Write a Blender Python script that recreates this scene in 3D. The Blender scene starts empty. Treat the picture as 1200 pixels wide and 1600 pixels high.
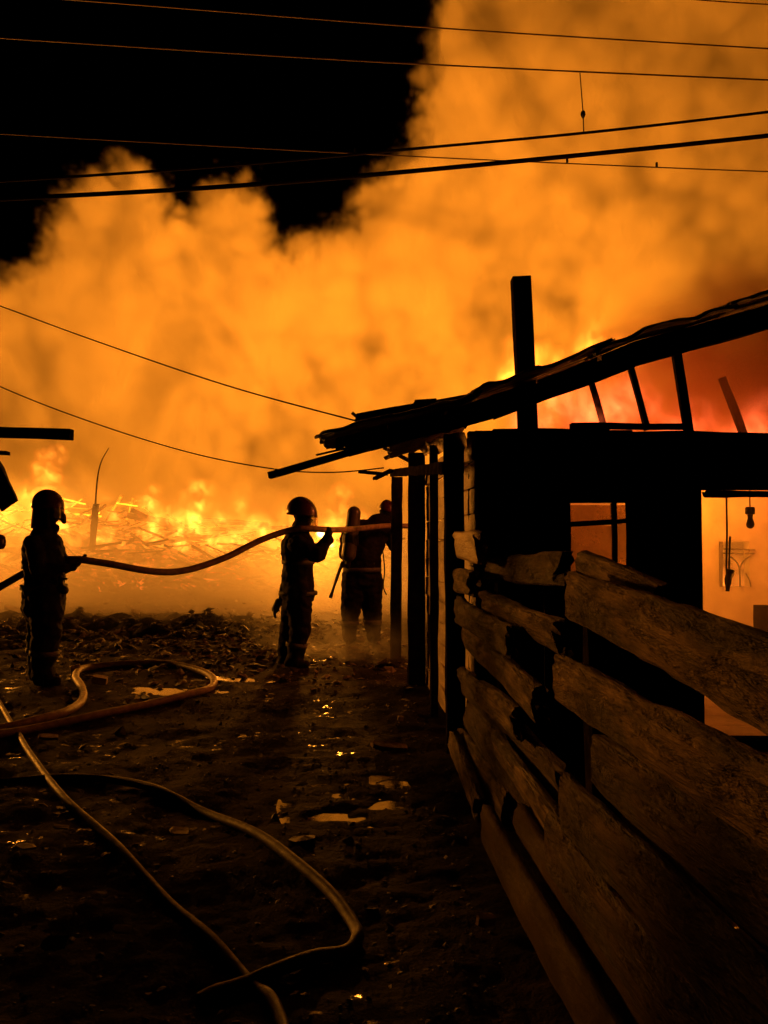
import bpy, bmesh, math, random
import numpy as np
from mathutils import Vector, Matrix, noise as mnoise

SC = bpy.context.scene
COL = SC.collection
R = math.radians
random.seed(7)

# ------------------------------------------------------------------ camera
CAM_H = 1.45
PITCH = R(2.0)
FPX = 1202.0          # focal length in pixels of the 1200x1600 photograph
cam_d = bpy.data.cameras.new('camera')
cam = bpy.data.objects.new('camera', cam_d)
COL.objects.link(cam)
cam_d.sensor_fit = 'VERTICAL'
cam_d.sensor_height = 34.6
cam_d.lens = 34.6 * FPX / 1600.0
cam_d.clip_start = 0.05
cam_d.clip_end = 2000
cam.location = (0, 0, CAM_H)
cam.rotation_euler = (math.pi / 2 + PITCH, 0, 0)
SC.camera = cam

# ------------------------------------------------------------------ world: moonless night
world = bpy.data.worlds.new('World')
SC.world = world
world.use_nodes = True
wn = world.node_tree
bg = wn.nodes['Background']
sky = wn.nodes.new('ShaderNodeTexSky')
sky.sky_type = 'NISHITA'
sky.sun_disc = False
sky.sun_elevation = R(-8)
sky.sun_rotation = R(200)
wn.links.new(sky.outputs[0], bg.inputs[0])
bg.inputs[1].default_value = 0.0002

# ------------------------------------------------------------------ render settings
SC.view_settings.view_transform = 'Standard'
SC.view_settings.look = 'None'
SC.view_settings.exposure = 0.0
SC.view_settings.gamma = 1.0
SC.render.engine = 'CYCLES'
cy = SC.cycles
cy.use_denoising = True
cy.max_bounces = 6
cy.diffuse_bounces = 2
cy.glossy_bounces = 2
cy.transmission_bounces = 3
cy.transparent_max_bounces = 16
cy.volume_bounces = 2
cy.volume_step_rate = 2.5
cy.volume_max_steps = 256
cy.sample_clamp_indirect = 4.0
cy.use_adaptive_sampling = True
cy.adaptive_threshold = 0.02
cy.caustics_reflective = False
cy.caustics_refractive = False

FIRE = (1.0, 0.272, 0.013)

# ------------------------------------------------------------------ the fire's own light
def fire_lamp(loc, watts, radius=0.6, color=FIRE):
    l = bpy.data.lights.new('fire_light', 'POINT')
    l.energy = watts
    l.color = color
    l.shadow_soft_size = radius
    o = bpy.data.objects.new('fire_light', l)
    o.location = loc
    COL.objects.link(o)
    return o

def P(u, v, d):
    """the point at forward distance d (m) whose picture position is (u, v)"""
    s = (800.0 - v) / FPX
    y = math.cos(PITCH) - s * math.sin(PITCH)
    z = math.sin(PITCH) + s * math.cos(PITCH)
    k = d / y
    return Vector((k * (u - 600.0) / FPX, d, CAM_H + k * z))

def G(u, v):
    """the point on level ground seen at (u, v)"""
    s = (800.0 - v) / FPX
    y = math.cos(PITCH) - s * math.sin(PITCH)
    z = math.sin(PITCH) + s * math.cos(PITCH)
    k = -CAM_H / z
    return Vector((k * (u - 600.0) / FPX, k * y, 0))
# ------------------------------------------------------------------ node expression helper
class X:
    def __init__(s, nt, sock): s.nt, s.s = nt, sock
    def _m(s, op, *a, clamp=False):
        n = s.nt.nodes.new('ShaderNodeMath'); n.operation = op; n.use_clamp = clamp
        for i, v in enumerate((s,) + a):
            if isinstance(v, X): s.nt.links.new(v.s, n.inputs[i])
            else: n.inputs[i].default_value = v
        return X(s.nt, n.outputs[0])
    def __add__(s, o): return s._m('ADD', o)
    __radd__ = __add__
    def __sub__(s, o): return s._m('SUBTRACT', o)
    def __rsub__(s, o): return (s * -1.0) + o
    def __mul__(s, o): return s._m('MULTIPLY', o)
    __rmul__ = __mul__
    def __truediv__(s, o): return s._m('DIVIDE', o)
    def abs(s): return s._m('ABSOLUTE')
    def pow(s, o): return s.max(0.0)._m('POWER', o)
    def max(s, o): return s._m('MAXIMUM', o)
    def min(s, o): return s._m('MINIMUM', o)
    def clamp(s): return s._m('ADD', 0.0, clamp=True)
    def smooth(s, a, b):
        n = s.nt.nodes.new('ShaderNodeMapRange'); n.interpolation_type = 'SMOOTHSTEP'
        s.nt.links.new(s.s, n.inputs[0])
        for i, v in ((1, a), (2, b)):
            if isinstance(v, X): s.nt.links.new(v.s, n.inputs[i])
            else: n.inputs[i].default_value = v
        return X(s.nt, n.outputs[0])

def vec(nt, x, y, z):
    n = nt.nodes.new('ShaderNodeCombineXYZ')
    for i, v in enumerate((x, y, z)):
        if isinstance(v, X): nt.links.new(v.s, n.inputs[i])
        else: n.inputs[i].default_value = v
    return X(nt, n.outputs[0])

def nz(nt, v, scale, detail=3.0, rough=0.5, kind='FBM', dist=0.0):
    n = nt.nodes.new('ShaderNodeTexNoise'); n.noise_dimensions = '3D'; n.noise_type = kind
    if kind == 'FBM': n.normalize = True
    nt.links.new(v.s, n.inputs['Vector'])
    n.inputs['Scale'].default_value = scale
    n.inputs['Detail'].default_value = detail
    n.inputs['Roughness'].default_value = rough
    n.inputs['Distortion'].default_value = dist
    return X(nt, n.outputs[0])

def vor(nt, v, scale, smooth=0.4):
    n = nt.nodes.new('ShaderNodeTexVoronoi'); n.feature = 'SMOOTH_F1'
    nt.links.new(v.s, n.inputs['Vector']); n.inputs['Scale'].default_value = scale
    n.inputs['Smoothness'].default_value = smooth
    return X(nt, n.outputs['Distance'])

def xyz(nt, v):
    n = nt.nodes.new('ShaderNodeSeparateXYZ'); nt.links.new(v.s, n.inputs[0])
    return [X(nt, o) for o in n.outputs]

# ------------------------------------------------------------------ volumes (smoke, flames)
def volume(name, pts, radii, lo, hi, voxel, field, mat, label):
    """a volume whose density is field(nt, position, distance into the puffs)"""
    me = bpy.data.meshes.new(name)
    me.from_pydata([tuple(p) for p in pts], [], [])
    a = me.attributes.new('radius', 'FLOAT', 'POINT')
    a.data.foreach_set('value', list(radii))
    o = bpy.data.objects.new(name, me)
    COL.objects.link(o)
    ng = bpy.data.node_groups.new(name, 'GeometryNodeTree')
    ng.interface.new_socket('Geometry', in_out='INPUT', socket_type='NodeSocketGeometry')
    ng.interface.new_socket('Geometry', in_out='OUTPUT', socket_type='NodeSocketGeometry')
    N, L = ng.nodes, ng.links
    gi, go = N.new('NodeGroupInput'), N.new('NodeGroupOutput')
    pos = X(ng, N.new('GeometryNodeInputPosition').outputs[0])
    sn = N.new('GeometryNodeSampleNearest'); sn.domain = 'POINT'
    L.new(gi.outputs[0], sn.inputs[0])
    def sample(what, typ):
        si = N.new('GeometryNodeSampleIndex'); si.data_type = typ; si.domain = 'POINT'
        L.new(gi.outputs[0], si.inputs[0]); L.new(what, si.inputs[1]); L.new(sn.outputs[0], si.inputs['Index'])
        return si.outputs[0]
    at = N.new('GeometryNodeInputNamedAttribute'); at.data_type = 'FLOAT'; at.inputs[0].default_value = 'radius'
    rad = X(ng, sample(at.outputs[0], 'FLOAT'))
    prox = N.new('GeometryNodeProximity'); prox.target_element = 'POINTS'
    L.new(gi.outputs[0], prox.inputs[0])
    inside = rad - X(ng, prox.outputs['Distance'])
    inside.rad = rad
    dens = field(ng, pos, inside)
    vc = N.new('GeometryNodeVolumeCube')
    L.new(dens.s, vc.inputs['Density'])
    vc.inputs['Min'].default_value = lo
    vc.inputs['Max'].default_value = hi
    for i, k in enumerate(('Resolution X', 'Resolution Y', 'Resolution Z')):
        vc.inputs[k].default_value = max(2, int((hi[i] - lo[i]) / voxel))
    sm = N.new('GeometryNodeSetMaterial'); sm.inputs['Material'].default_value = mat
    L.new(vc.outputs[0], sm.inputs[0]); L.new(sm.outputs[0], go.inputs[0])
    md = o.modifiers.new('field', 'NODES'); md.node_group = ng
    me.materials.append(mat)
    o['kind'] = 'stuff'; o['label'] = label
    return o

def smoke_mat(name, color, density, aniso=0.1):
    m = bpy.data.materials.new(name); m.use_nodes = True
    nt = m.node_tree; nt.nodes.clear()
    out = nt.nodes.new('ShaderNodeOutputMaterial')
    pv = nt.nodes.new('ShaderNodeVolumePrincipled')
    pv.inputs['Color'].default_value = (*color, 1)
    pv.inputs['Density'].default_value = density
    pv.inputs['Anisotropy'].default_value = aniso
    nt.links.new(pv.outputs[0], out.inputs['Volume'])
    return m

def flame_mat(name, strength, hot=(1.0, 0.55, 0.06), cool=(1.0, 0.2, 0.015)):
    m = bpy.data.materials.new(name); m.use_nodes = True
    nt = m.node_tree; nt.nodes.clear()
    out = nt.nodes.new('ShaderNodeOutputMaterial')
    at = nt.nodes.new('ShaderNodeAttribute'); at.attribute_name = 'density'
    f = X(nt, at.outputs['Fac'])
    ramp = nt.nodes.new('ShaderNodeMix'); ramp.data_type = 'RGBA'
    ramp.inputs[6].default_value = (*cool, 1); ramp.inputs[7].default_value = (*hot, 1)
    nt.links.new(f.clamp().s, ramp.inputs[0])
    em = nt.nodes.new('ShaderNodeEmission')
    nt.links.new(ramp.outputs[2], em.inputs[0])
    nt.links.new((f * strength).s, em.inputs[1])
    nt.links.new(em.outputs[0], out.inputs['Volume'])
    return m

# ------------------------------------------------------------------ helpers
def tag(o, label=None, cat=None, group=None, kind=None):
    if label: o['label'] = label
    if cat: o['category'] = cat
    if group: o['group'] = group
    if kind: o['kind'] = kind
    return o

def empty(name, loc=(0, 0, 0)):
    o = bpy.data.objects.new(name, None)
    o.empty_display_size = 0.1
    o.location = loc
    COL.objects.link(o)
    return o

def link_mesh(name, me, mat=None, parent=None):
    o = bpy.data.objects.new(name, me)
    COL.objects.link(o)
    if mat is not None and not me.materials: me.materials.append(mat)
    if parent is not None:
        o.parent = parent
        # parts are modelled in world coordinates: cancel the parents' offsets
        off = Vector((0, 0, 0)); q = parent
        while q is not None:
            off += q.location; q = q.parent
        o.location = -off
    return o

def mesh(name, verts, faces, smooth=False):
    me = bpy.data.meshes.new(name)
    me.from_pydata([tuple(v) for v in verts], [], faces)
    if smooth:
        me.polygons.foreach_set('use_smooth', [True] * len(me.polygons))
    me.update()
    return me

def fix_normals(me):
    bm = bmesh.new(); bm.from_mesh(me)
    bmesh.ops.recalc_face_normals(bm, faces=bm.faces)
    bm.to_mesh(me); bm.free()
    return me

def N3(x, y, z, s=1.0, o=0.0):
    return mnoise.noise(Vector((x * s + o, y * s + o * 1.7, z * s - o)))

def mat(name, c1, c2=None, rough=0.8, rough2=None, metal=0.0, scale=6.0, bump=0.3, bscale=40.0, stretch=(1, 1, 1), spec=0.4, detail=6.0):
    """two tones of one stuff mixed by noise, with fine relief"""
    m = bpy.data.materials.new(name); m.use_nodes = True
    nt = m.node_tree; b = nt.nodes['Principled BSDF']
    c2 = c2 or tuple(0.6 * c for c in c1); rough2 = rough if rough2 is None else rough2
    tc = nt.nodes.new('ShaderNodeTexCoord')
    mp = nt.nodes.new('ShaderNodeMapping'); mp.inputs['Scale'].default_value = stretch
    nt.links.new(tc.outputs['Object'], mp.inputs[0])
    v = X(nt, mp.outputs[0])
    n = nz(nt, v, scale, detail, 0.6).smooth(0.32, 0.68)
    mx = nt.nodes.new('ShaderNodeMix'); mx.data_type = 'RGBA'
    mx.inputs[6].default_value = (*c2, 1); mx.inputs[7].default_value = (*c1, 1)
    nt.links.new(n.s, mx.inputs[0]); nt.links.new(mx.outputs[2], b.inputs['Base Color'])
    nr = nz(nt, v, scale * 1.7, 4.0, 0.6).smooth(0.35, 0.65)
    nt.links.new((nr * (rough2 - rough) + rough).s, b.inputs['Roughness'])
    b.inputs['Metallic'].default_value = metal
    b.inputs['Specular IOR Level'].default_value = spec
    if bump:
        bp = nt.nodes.new('ShaderNodeBump'); bp.inputs['Strength'].default_value = bump; bp.inputs['Distance'].default_value = 0.02
        h = nz(nt, v, bscale, 5.0, 0.65)
        nt.links.new(h.s, bp.inputs['Height']); nt.links.new(bp.outputs[0], b.inputs['Normal'])
    return m

def plank(name, a, b, w, h, m, parent=None, seed=0, rough=0.006, side=None, n=None, ragged=0.0, obj=True):
    """a weathered timber from a to b; w across, h the other way (h follows 'side' x axis)"""
    a, b = Vector(a), Vector(b); ax = (b - a); L = ax.length; ax.normalize()
    up = Vector(side) if side else (Vector((0, 0, 1)) if abs(ax.z) < 0.8 else Vector((0, 1, 0)))
    sx = ax.cross(up).normalized(); up = sx.cross(ax).normalized()
    n = n or max(3, int(L / 0.12)); vs, fs = [], []
    ring = [(-1, -1), (-0.0, -1.03), (1, -1), (1.03, 0), (1, 1), (0, 1.03), (-1, 1), (-1.03, 0)]
    k = len(ring)
    for i in range(n + 1):
        t = i / n
        for j, (p, q) in enumerate(ring):
            c = a + ax * (L * t)
            e = 0
            if ragged and i in (0, n): e = ragged * N3(j * 1.7, seed, i, 1.0, 3.1) * (1 if i else -1)
            r1 = N3(t * L * 2.2, p, q, 1.3, seed) * rough * 1.6; r2 = N3(t * L * 2.0, p * 2, q, 1.1, seed + 9) * rough * 1.6
            vs.append(c + ax * e + sx * (p * w / 2 + r1) + up * (q * h / 2 + r2))
    for i in range(n):
        for j in range(k):
            j2 = (j + 1) % k
            fs.append((i * k + j, i * k + j2, (i + 1) * k + j2, (i + 1) * k + j))
    fs.append(tuple(range(k - 1, -1, -1))); fs.append(tuple(n * k + j for j in range(k)))
    me = mesh(name, vs, fs)
    return link_mesh(name, fix_normals(me), m, parent) if obj else me

def catmull(pts, per=12):
    pts = [Vector(p) for p in pts]; out = []
    for i in range(len(pts) - 1):
        p0 = pts[max(0, i - 1)]; p1 = pts[i]; p2 = pts[i + 1]; p3 = pts[min(len(pts) - 1, i + 2)]
        for k in range(per):
            t = k / per
            out.append(0.5 * ((2 * p1) + (p2 - p0) * t + (2 * p0 - 5 * p1 + 4 * p2 - p3) * t * t + (3 * p1 - p0 - 3 * p2 + p3) * t ** 3))
    out.append(pts[-1])
    return out

def tube_data(path, r, k=10, wob=0.0, flat=1.0):
    vs, fs = [], []
    up = Vector((0, 0, 1)); n = len(path)
    for i, p in enumerate(path):
        t = (path[min(n - 1, i + 1)] - path[max(0, i - 1)]).normalized()
        if abs(t.dot(up)) > 0.95: up = Vector((0, 1, 0))
        s = t.cross(up).normalized(); u = s.cross(t).normalized()
        rr = r[i] if isinstance(r, (list, tuple)) else r
        for j in range(k):
            a = 2 * math.pi * j / k
            w = 1 + wob * N3(i * 0.37, j * 0.9, 0.3)
            vs.append(p + s * (math.cos(a) * rr * w) + u * (math.sin(a) * rr * w * flat))
    for i in range(n - 1):
        for j in range(k):
            j2 = (j + 1) % k
            fs.append((i * k + j, i * k + j2, (i + 1) * k + j2, (i + 1) * k + j))
    fs.append(tuple(range(k - 1, -1, -1))); fs.append(tuple((n - 1) * k + j for j in range(k)))
    return vs, fs

def tube(name, path, r, m, parent=None, k=10, wob=0.0, flat=1.0):
    vs, fs = tube_data(path, r, k, wob, flat)
    return link_mesh(name, fix_normals(mesh(name, vs, fs, True)), m, parent)

def merge(parts):
    V, Fc = [], []
    for vs, fs in parts:
        o = len(V); V += list(vs); Fc += [tuple(i + o for i in f) for f in fs]
    return V, Fc

# ------------------------------------------------------------------ materials
M = {}
M['mud'] = mat('wet_mud', (0.026, 0.017, 0.011), (0.008, 0.0055, 0.004), 0.85, 0.7, scale=2.2, bump=1.0, bscale=26, spec=0.04)
def wet_patches(m):
    """small wet spots in the mud: the same mud under a film of water"""
    nt = m.node_tree; b = nt.nodes['Principled BSDF']
    tc = nt.nodes.new('ShaderNodeTexCoord'); v = X(nt, tc.outputs['Object'])
    w = nz(nt, v, 9.0, 3.0, 0.6).smooth(0.59, 0.65) * nz(nt, v, 0.7, 3.0).smooth(0.48, 0.62)
    nt.links.new((w * 0.8).s, b.inputs['Coat Weight'])
    b.inputs['Coat Roughness'].default_value = 0.12
    bp = nt.nodes.new('ShaderNodeBump'); bp.inputs['Strength'].default_value = 0.5; bp.inputs['Distance'].default_value = 0.02
    nt.links.new(nz(nt, v, 14.0, 3.0).s, bp.inputs['Height']); nt.links.new(bp.outputs[0], b.inputs['Coat Normal'])
wet_patches(M['mud'])
M['rubble'] = mat('rubble', (0.16, 0.12, 0.09), (0.05, 0.04, 0.03), 0.85, 0.5, scale=9, bump=0.4, bscale=60)
def bark_mat(name, c1, c2):
    m = mat(name, c1, c2, 0.8, 0.6, scale=10, bump=0, stretch=(1, 0.35, 1), spec=0.3)
    nt = m.node_tree; b = nt.nodes['Principled BSDF']
    tc = nt.nodes.new('ShaderNodeTexCoord'); mp = nt.nodes.new('ShaderNodeMapping'); mp.inputs['Scale'].default_value = (1, 0.25, 1)
    nt.links.new(tc.outputs['Object'], mp.inputs[0]); v = X(nt, mp.outputs[0])
    x, y, z = xyz(nt, v)
    patch = nz(nt, v, 4.0, 2.0).smooth(0.42, 0.58)                     # bark still on here, bare wood there
    grain = nz(nt, vec(nt, x, y * 0.2, z), 70.0, 4.0, 0.6)
    lumps = nz(nt, v, 24.0, 6.0, 0.72)
    pits = nz(nt, vec(nt, x, y * 0.7, z), 17.0, 5.0, 0.7, dist=0.2).smooth(0.30, 0.58)
    relief = lumps * (patch * 0.8 + 0.2) + grain * (1.3 - patch) * 0.9 + pits * 0.7
    split = nz(nt, vec(nt, x, y * 0.16, z), 34.0, 3.0, 0.55).smooth(0.30, 0.40)
    bp = nt.nodes.new('ShaderNodeBump'); bp.inputs['Strength'].default_value = 1.0; bp.inputs['Distance'].default_value = 0.035
    nt.links.new(relief.s, bp.inputs['Height']); nt.links.new(bp.outputs[0], b.inputs['Normal'])
    old = b.inputs['Base Color'].links[0].from_socket
    mx = nt.nodes.new('ShaderNodeMix'); mx.data_type = 'RGBA'; mx.inputs[6].default_value = (0.04, 0.026, 0.018, 1)
    nt.links.new(old, mx.inputs[7]); nt.links.new(((pits * 0.6 + 0.4) * (split * 0.75 + 0.25) * (grain.smooth(0.3, 0.7) * 0.5 + 0.5)).s, mx.inputs[0])
    burnt = nz(nt, v, 5.0, 5.0, 0.65).smooth(0.50, 0.60)
    mb = nt.nodes.new('ShaderNodeMix'); mb.data_type = 'RGBA'; mb.inputs[7].default_value = (0.018, 0.013, 0.011, 1)
    nt.links.new(mx.outputs[2], mb.inputs[6]); nt.links.new((burnt * 0.85).s, mb.inputs[0])
    nt.links.new(mb.outputs[2], b.inputs['Base Color'])
    return m
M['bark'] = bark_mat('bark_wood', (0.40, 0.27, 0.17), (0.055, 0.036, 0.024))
M['char_shade_bark'] = bark_mat('charred_shaded_bark', (0.11, 0.062, 0.04), (0.02, 0.013, 0.01))  # darker bark: some charring, and low-row shade put into the colour
M['wood'] = mat('weathered_wood', (0.36, 0.22, 0.14), (0.13, 0.08, 0.05), 0.85, 0.6, scale=9, bump=0.6, bscale=55, stretch=(1, 0.3, 1))
M['pale_wood'] = mat('pale_wood', (0.58, 0.42, 0.28), (0.28, 0.18, 0.11), 0.5, 0.34, spec=0.6, scale=9, bump=0.7, bscale=55, stretch=(1, 0.3, 1))
M['dark_board'] = mat('dark_board', (0.06, 0.036, 0.023), (0.025, 0.015, 0.01), 0.9, 0.7, scale=6, bump=0.5, bscale=50, stretch=(1, 0.3, 1), spec=0.15)  # lowest fence boards, shade at the fence foot put into the colour
M['char'] = mat('charred_wood', (0.030, 0.024, 0.021), (0.010, 0.008, 0.008), 0.85, 0.7, spec=0.0, scale=11, bump=0.7, bscale=50)
M['soot'] = mat('sooty_wall', (0.05, 0.04, 0.045), (0.02, 0.016, 0.02), 0.9, 0.7, scale=4, bump=0.4, bscale=30)
M['plaster'] = mat('smoked_plaster', (0.5, 0.42, 0.33), (0.22, 0.17, 0.12), 0.9, scale=1.4, bump=0.2, bscale=20)
M['iron'] = mat('rusted_sheet', (0.10, 0.075, 0.06), (0.045, 0.03, 0.025), 0.6, 0.4, metal=0.6, scale=7, bump=0.3, bscale=45)
M['sheet'] = mat('pale_sheet', (0.55, 0.42, 0.32), (0.22, 0.15, 0.1), 0.6, 0.4, metal=0.2, scale=8, bump=0.3, bscale=40)
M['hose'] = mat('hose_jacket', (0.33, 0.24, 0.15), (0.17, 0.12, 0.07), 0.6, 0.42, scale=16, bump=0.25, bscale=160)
M['brown_hose'] = mat('brown_hose', (0.075, 0.042, 0.028), (0.03, 0.018, 0.012), 0.6, 0.45, scale=16, bump=0.25, bscale=160)  # straight hose, darker brown base than the carried one
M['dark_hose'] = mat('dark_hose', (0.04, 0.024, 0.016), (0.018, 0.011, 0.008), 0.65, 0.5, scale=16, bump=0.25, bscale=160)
M['cable'] = mat('cable_rubber', (0.01, 0.01, 0.01), (0.007, 0.007, 0.007), 0.8, spec=0.05, scale=5, bump=0.0)
M['wire'] = mat('bare_wire', (0.16, 0.11, 0.09), (0.10, 0.07, 0.06), 0.6, metal=0.3, scale=5, bump=0.0)
M['turnout'] = mat('turnout_cloth', (0.012, 0.010, 0.014), (0.006, 0.005, 0.007), 0.9, 0.8, spec=0.12, scale=8, bump=0.35, bscale=70)
M['helmet'] = mat('helmet_shell', (0.07, 0.012, 0.010), (0.04, 0.008, 0.007), 0.35, 0.25, scale=6, bump=0.05, bscale=60)
M['black'] = mat('black_gear', (0.02, 0.02, 0.02), (0.01, 0.01, 0.01), 0.6, 0.4, scale=8, bump=0.1, bscale=60)
M['stripe'] = mat('reflective_tape', (0.10, 0.095, 0.08), (0.05, 0.048, 0.04), 0.7, scale=20, bump=0.1, bscale=80)
M['skin'] = mat('skin', (0.45, 0.27, 0.2), (0.38, 0.22, 0.16), 0.6, scale=10, bump=0.05)
M['tank'] = mat('tank_paint', (0.10, 0.09, 0.06), (0.06, 0.055, 0.04), 0.4, 0.3, scale=6, bump=0.05)
M['scrap'] = mat('pale_scrap', (0.45, 0.38, 0.30), (0.2, 0.16, 0.12), 0.7, 0.45, scale=14, bump=0.3, bscale=60)
def water_mat():
    m = mat('puddle_water', (0.01, 0.008, 0.006), (0.008, 0.006, 0.005), 0.04, 0.08, scale=3, bump=0.06, bscale=9, spec=0.6)
    return m
M['water'] = water_mat()
def glass_mat():
    m = bpy.data.materials.new('smoked_glass'); m.use_nodes = True
    nt = m.node_tree; nt.nodes.clear()
    out = nt.nodes.new('ShaderNodeOutputMaterial')
    tr = nt.nodes.new('ShaderNodeBsdfTransparent'); tr.inputs[0].default_value = (0.80, 0.66, 0.52, 1)
    gl = nt.nodes.new('ShaderNodeBsdfGlossy'); gl.inputs['Roughness'].default_value = 0.15
    df = nt.nodes.new('ShaderNodeBsdfTranslucent'); df.inputs[0].default_value = (0.45, 0.38, 0.32, 1)
    tc = nt.nodes.new('ShaderNodeTexCoord')
    n = nz(nt, X(nt, tc.outputs['Object']), 5.0, 5.0, 0.6).smooth(0.3, 0.7) * 0.35 + 0.25
    a = nt.nodes.new('ShaderNodeMixShader'); nt.links.new(n.s, a.inputs[0])
    nt.links.new(tr.outputs[0], a.inputs[1]); nt.links.new(df.outputs[0], a.inputs[2])
    b = nt.nodes.new('ShaderNodeMixShader'); b.inputs[0].default_value = 0.06
    nt.links.new(a.outputs[0], b.inputs[1]); nt.links.new(gl.outputs[0], b.inputs[2])
    nt.links.new(b.outputs[0], out.inputs[0])
    return m
M['glass'] = glass_mat()
def ember_mat():
    """charred wood with glowing cracks: embers give off light themselves"""
    m = mat('ember_wood', (0.05, 0.03, 0.02), (0.02, 0.014, 0.01), 0.9, scale=5, bump=0.5, bscale=30)
    nt = m.node_tree; b = nt.nodes['Principled BSDF']
    tc = nt.nodes.new('ShaderNodeTexCoord')
    n = nz(nt, X(nt, tc.outputs['Object']), 2.2, 6.0, 0.65)
    b.inputs['Emission Color'].default_value = (1.0, 0.18, 0.02, 1)
    nt.links.new((n.smooth(0.52, 0.66) * 1.6).s, b.inputs['Emission Strength'])
    return m
M['ember'] = ember_mat()
# ------------------------------------------------------------------ ground
def A(d):
    """x of the alley's right-hand line (shed side, fence) at distance d"""
    return 0.8666 - 0.072 * d

PUDS = [(P(553, 842, 4.25).x, 4.25, 0.30, 0.50), (P(290, 842, 7.45).x, 7.45, 0.55, 0.28), (P(372, 842, 8.05).x, 8.05, 0.55, 0.14)]
def gh(x, y):
    h = 0.035 * N3(x, y, 0, 0.9, 4.0) + 0.030 * N3(x, y, 1, 2.6, 8.0) + 0.012 * N3(x, y, 2, 6.0, 1.0) + 0.012 * N3(x, y, 9, 4.1, 3.0)
    if y < 14:
        h += 0.014 * N3(x, y, 3, 14.0, 2.0) * min(1, (14 - y) / 6)
    # rubble bank across the end of the alley, on the left
    bank = math.exp(-((y - 12.2) / 2.0) ** 2) * max(0.0, min(1.0, (-0.9 - x) / 2.0))
    h += bank * (0.12 + 0.20 * N3(x, y, 5, 2.2, 3.0) + 0.10 * N3(x, y, 5, 6.5, 7.0))
    # mounds of fallen walls under the fire
    far = max(0.0, min(1.0, (y - 18) / 5))
    h += far * 0.5 * max(0, N3(x, y, 7, 0.35, 2.0) + 0.25)
    h += far * 1.4 * math.exp(-(((x + 10.5) / 4.5) ** 2 + ((y - 26) / 3.0) ** 2))
    for px, py, a, b in PUDS:
        q = ((x - px) / a) ** 2 + ((y - py) / b) ** 2
        if q < 6:
            w = math.exp(-q * 0.8)
            h = h * (1 - w) + w * ((-0.0105 if py < 6 else -0.024) + 0.030 * N3(x, y, 2, 4.5, 6.0) + 0.022 * N3(x, y, 3, 11.0, 2.0) + 0.010 * N3(x, y, 3, 25.0, 2.0))
    return h
ys = [-1.5]
while ys[-1] < 14: ys.append(ys[-1] + max(0.022, 0.0085 * max(ys[-1], 0)))
while ys[-1] < 45: ys.append(ys[-1] + 0.25)
ys += [60, 90, 150, 300]
xs = []
NXG = 230
verts, faces = [], []
for y in ys:
    half = 3.0 + max(0, y) * 0.62 if y < 50 else 60 + (y - 50)
    for i in range(NXG):
        t = i / (NXG - 1) * 2 - 1
        x = half * t
        verts.append((x, y, gh(x, y) if y < 50 else 0.0))
for r in range(len(ys) - 1):
    for i in range(NXG - 1):
        a = r * NXG + i
        faces.append((a, a + 1, a + NXG + 1, a + NXG))
tag(link_mesh('ground', mesh('ground', verts, faces, True), M['mud']), 'dark wet muddy ground of the alley', kind='structure')

for k, (px, py, a, b) in enumerate(PUDS):
    vs = [(px, py, 0)]; n = 40
    for i in range(n):
        t = 2 * math.pi * i / n; w = 1.35 + 0.3 * N3(math.cos(t), math.sin(t), k, 1.2)
        vs.append((px + a * w * math.cos(t), py + b * w * math.sin(t), 0))
    z = -0.014
    vs = [(x, y, z) for x, y, _ in vs]
    me = mesh('puddle', vs, [(0, 1 + i, 1 + (i + 1) % n) for i in range(n)])
    tag(link_mesh('puddle', me, M['water']), ['puddle with orange reflection in the middle of the mud',
        'shallow puddle inside the looped hose', 'thin strip of water beyond the looped hose'][k], kind='structure')

# loose rubble: thousands of chips, one mass
rr = random.Random(21); parts = []
def chip(c, s, rnd):
    vs = []
    for (i, j, k) in ((1, 0, 0), (-1, 0, 0), (0, 1, 0), (0, -1, 0), (0, 0, 1), (0, 0, -1)):
        q = Vector((i, j, k)) * s * rnd.uniform(0.5, 1.2)
        vs.append(q)
    rot = Matrix.Rotation(rnd.uniform(0, 6.28), 3, 'Z') @ Matrix.Rotation(rnd.gauss(0, 0.35), 3, 'X') @ Matrix.Rotation(rnd.gauss(0, 0.35), 3, 'Y')
    sq = Vector((rnd.uniform(0.7, 1.6), rnd.uniform(0.6, 1.2), rnd.uniform(0.22, 0.5)))
    vs = [c + rot @ Vector((v.x * sq.x, v.y * sq.y, v.z * sq.z)) for v in vs]
    return vs, [(0, 2, 4), (2, 1, 4), (1, 3, 4), (3, 0, 4), (2, 0, 5), (1, 2, 5), (3, 1, 5), (0, 3, 5)]
for i in range(8200):
    if i < 2600:
        y = rr.gauss(11.0, 1.9); x = rr.uniform(-7.5, -1.0) if i % 3 else rr.uniform(-3.0, 0.3)
        s = abs(rr.gauss(0.02, 0.03)) + 0.012
    elif i < 3400:
        y = rr.uniform(8, 20); x = rr.uniform(-11, 0.2); s = abs(rr.gauss(0.02, 0.03)) + 0.015
    else:
        y = rr.uniform(1.6, 9.5); x = rr.uniform(-3.2, A(y) - 0.05) * (0.4 + y / 10); s = abs(rr.gauss(0, 0.008)) + 0.003
    if y < 7.5 or y > 21: pass
    parts.append(chip(Vector((x, y, gh(x, y) + s * 0.15)), min(s, 0.09), rr))
V, Fc = merge(parts)
tag(link_mesh('rubble', mesh('rubble', V, Fc), M['rubble']), 'loose stones and broken bits scattered over the mud', kind='stuff')

# ------------------------------------------------------------------ the burning house on the right
house = tag(empty('house', (2.0, 5.4, 0)), 'dark burning timber house with sagging roof and open gable', 'house')
DW = 5.4
def wx(u, d=DW): return (u - 600) / FPX * d
def wz(v, d=DW): return P(600, v, d).z
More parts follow.
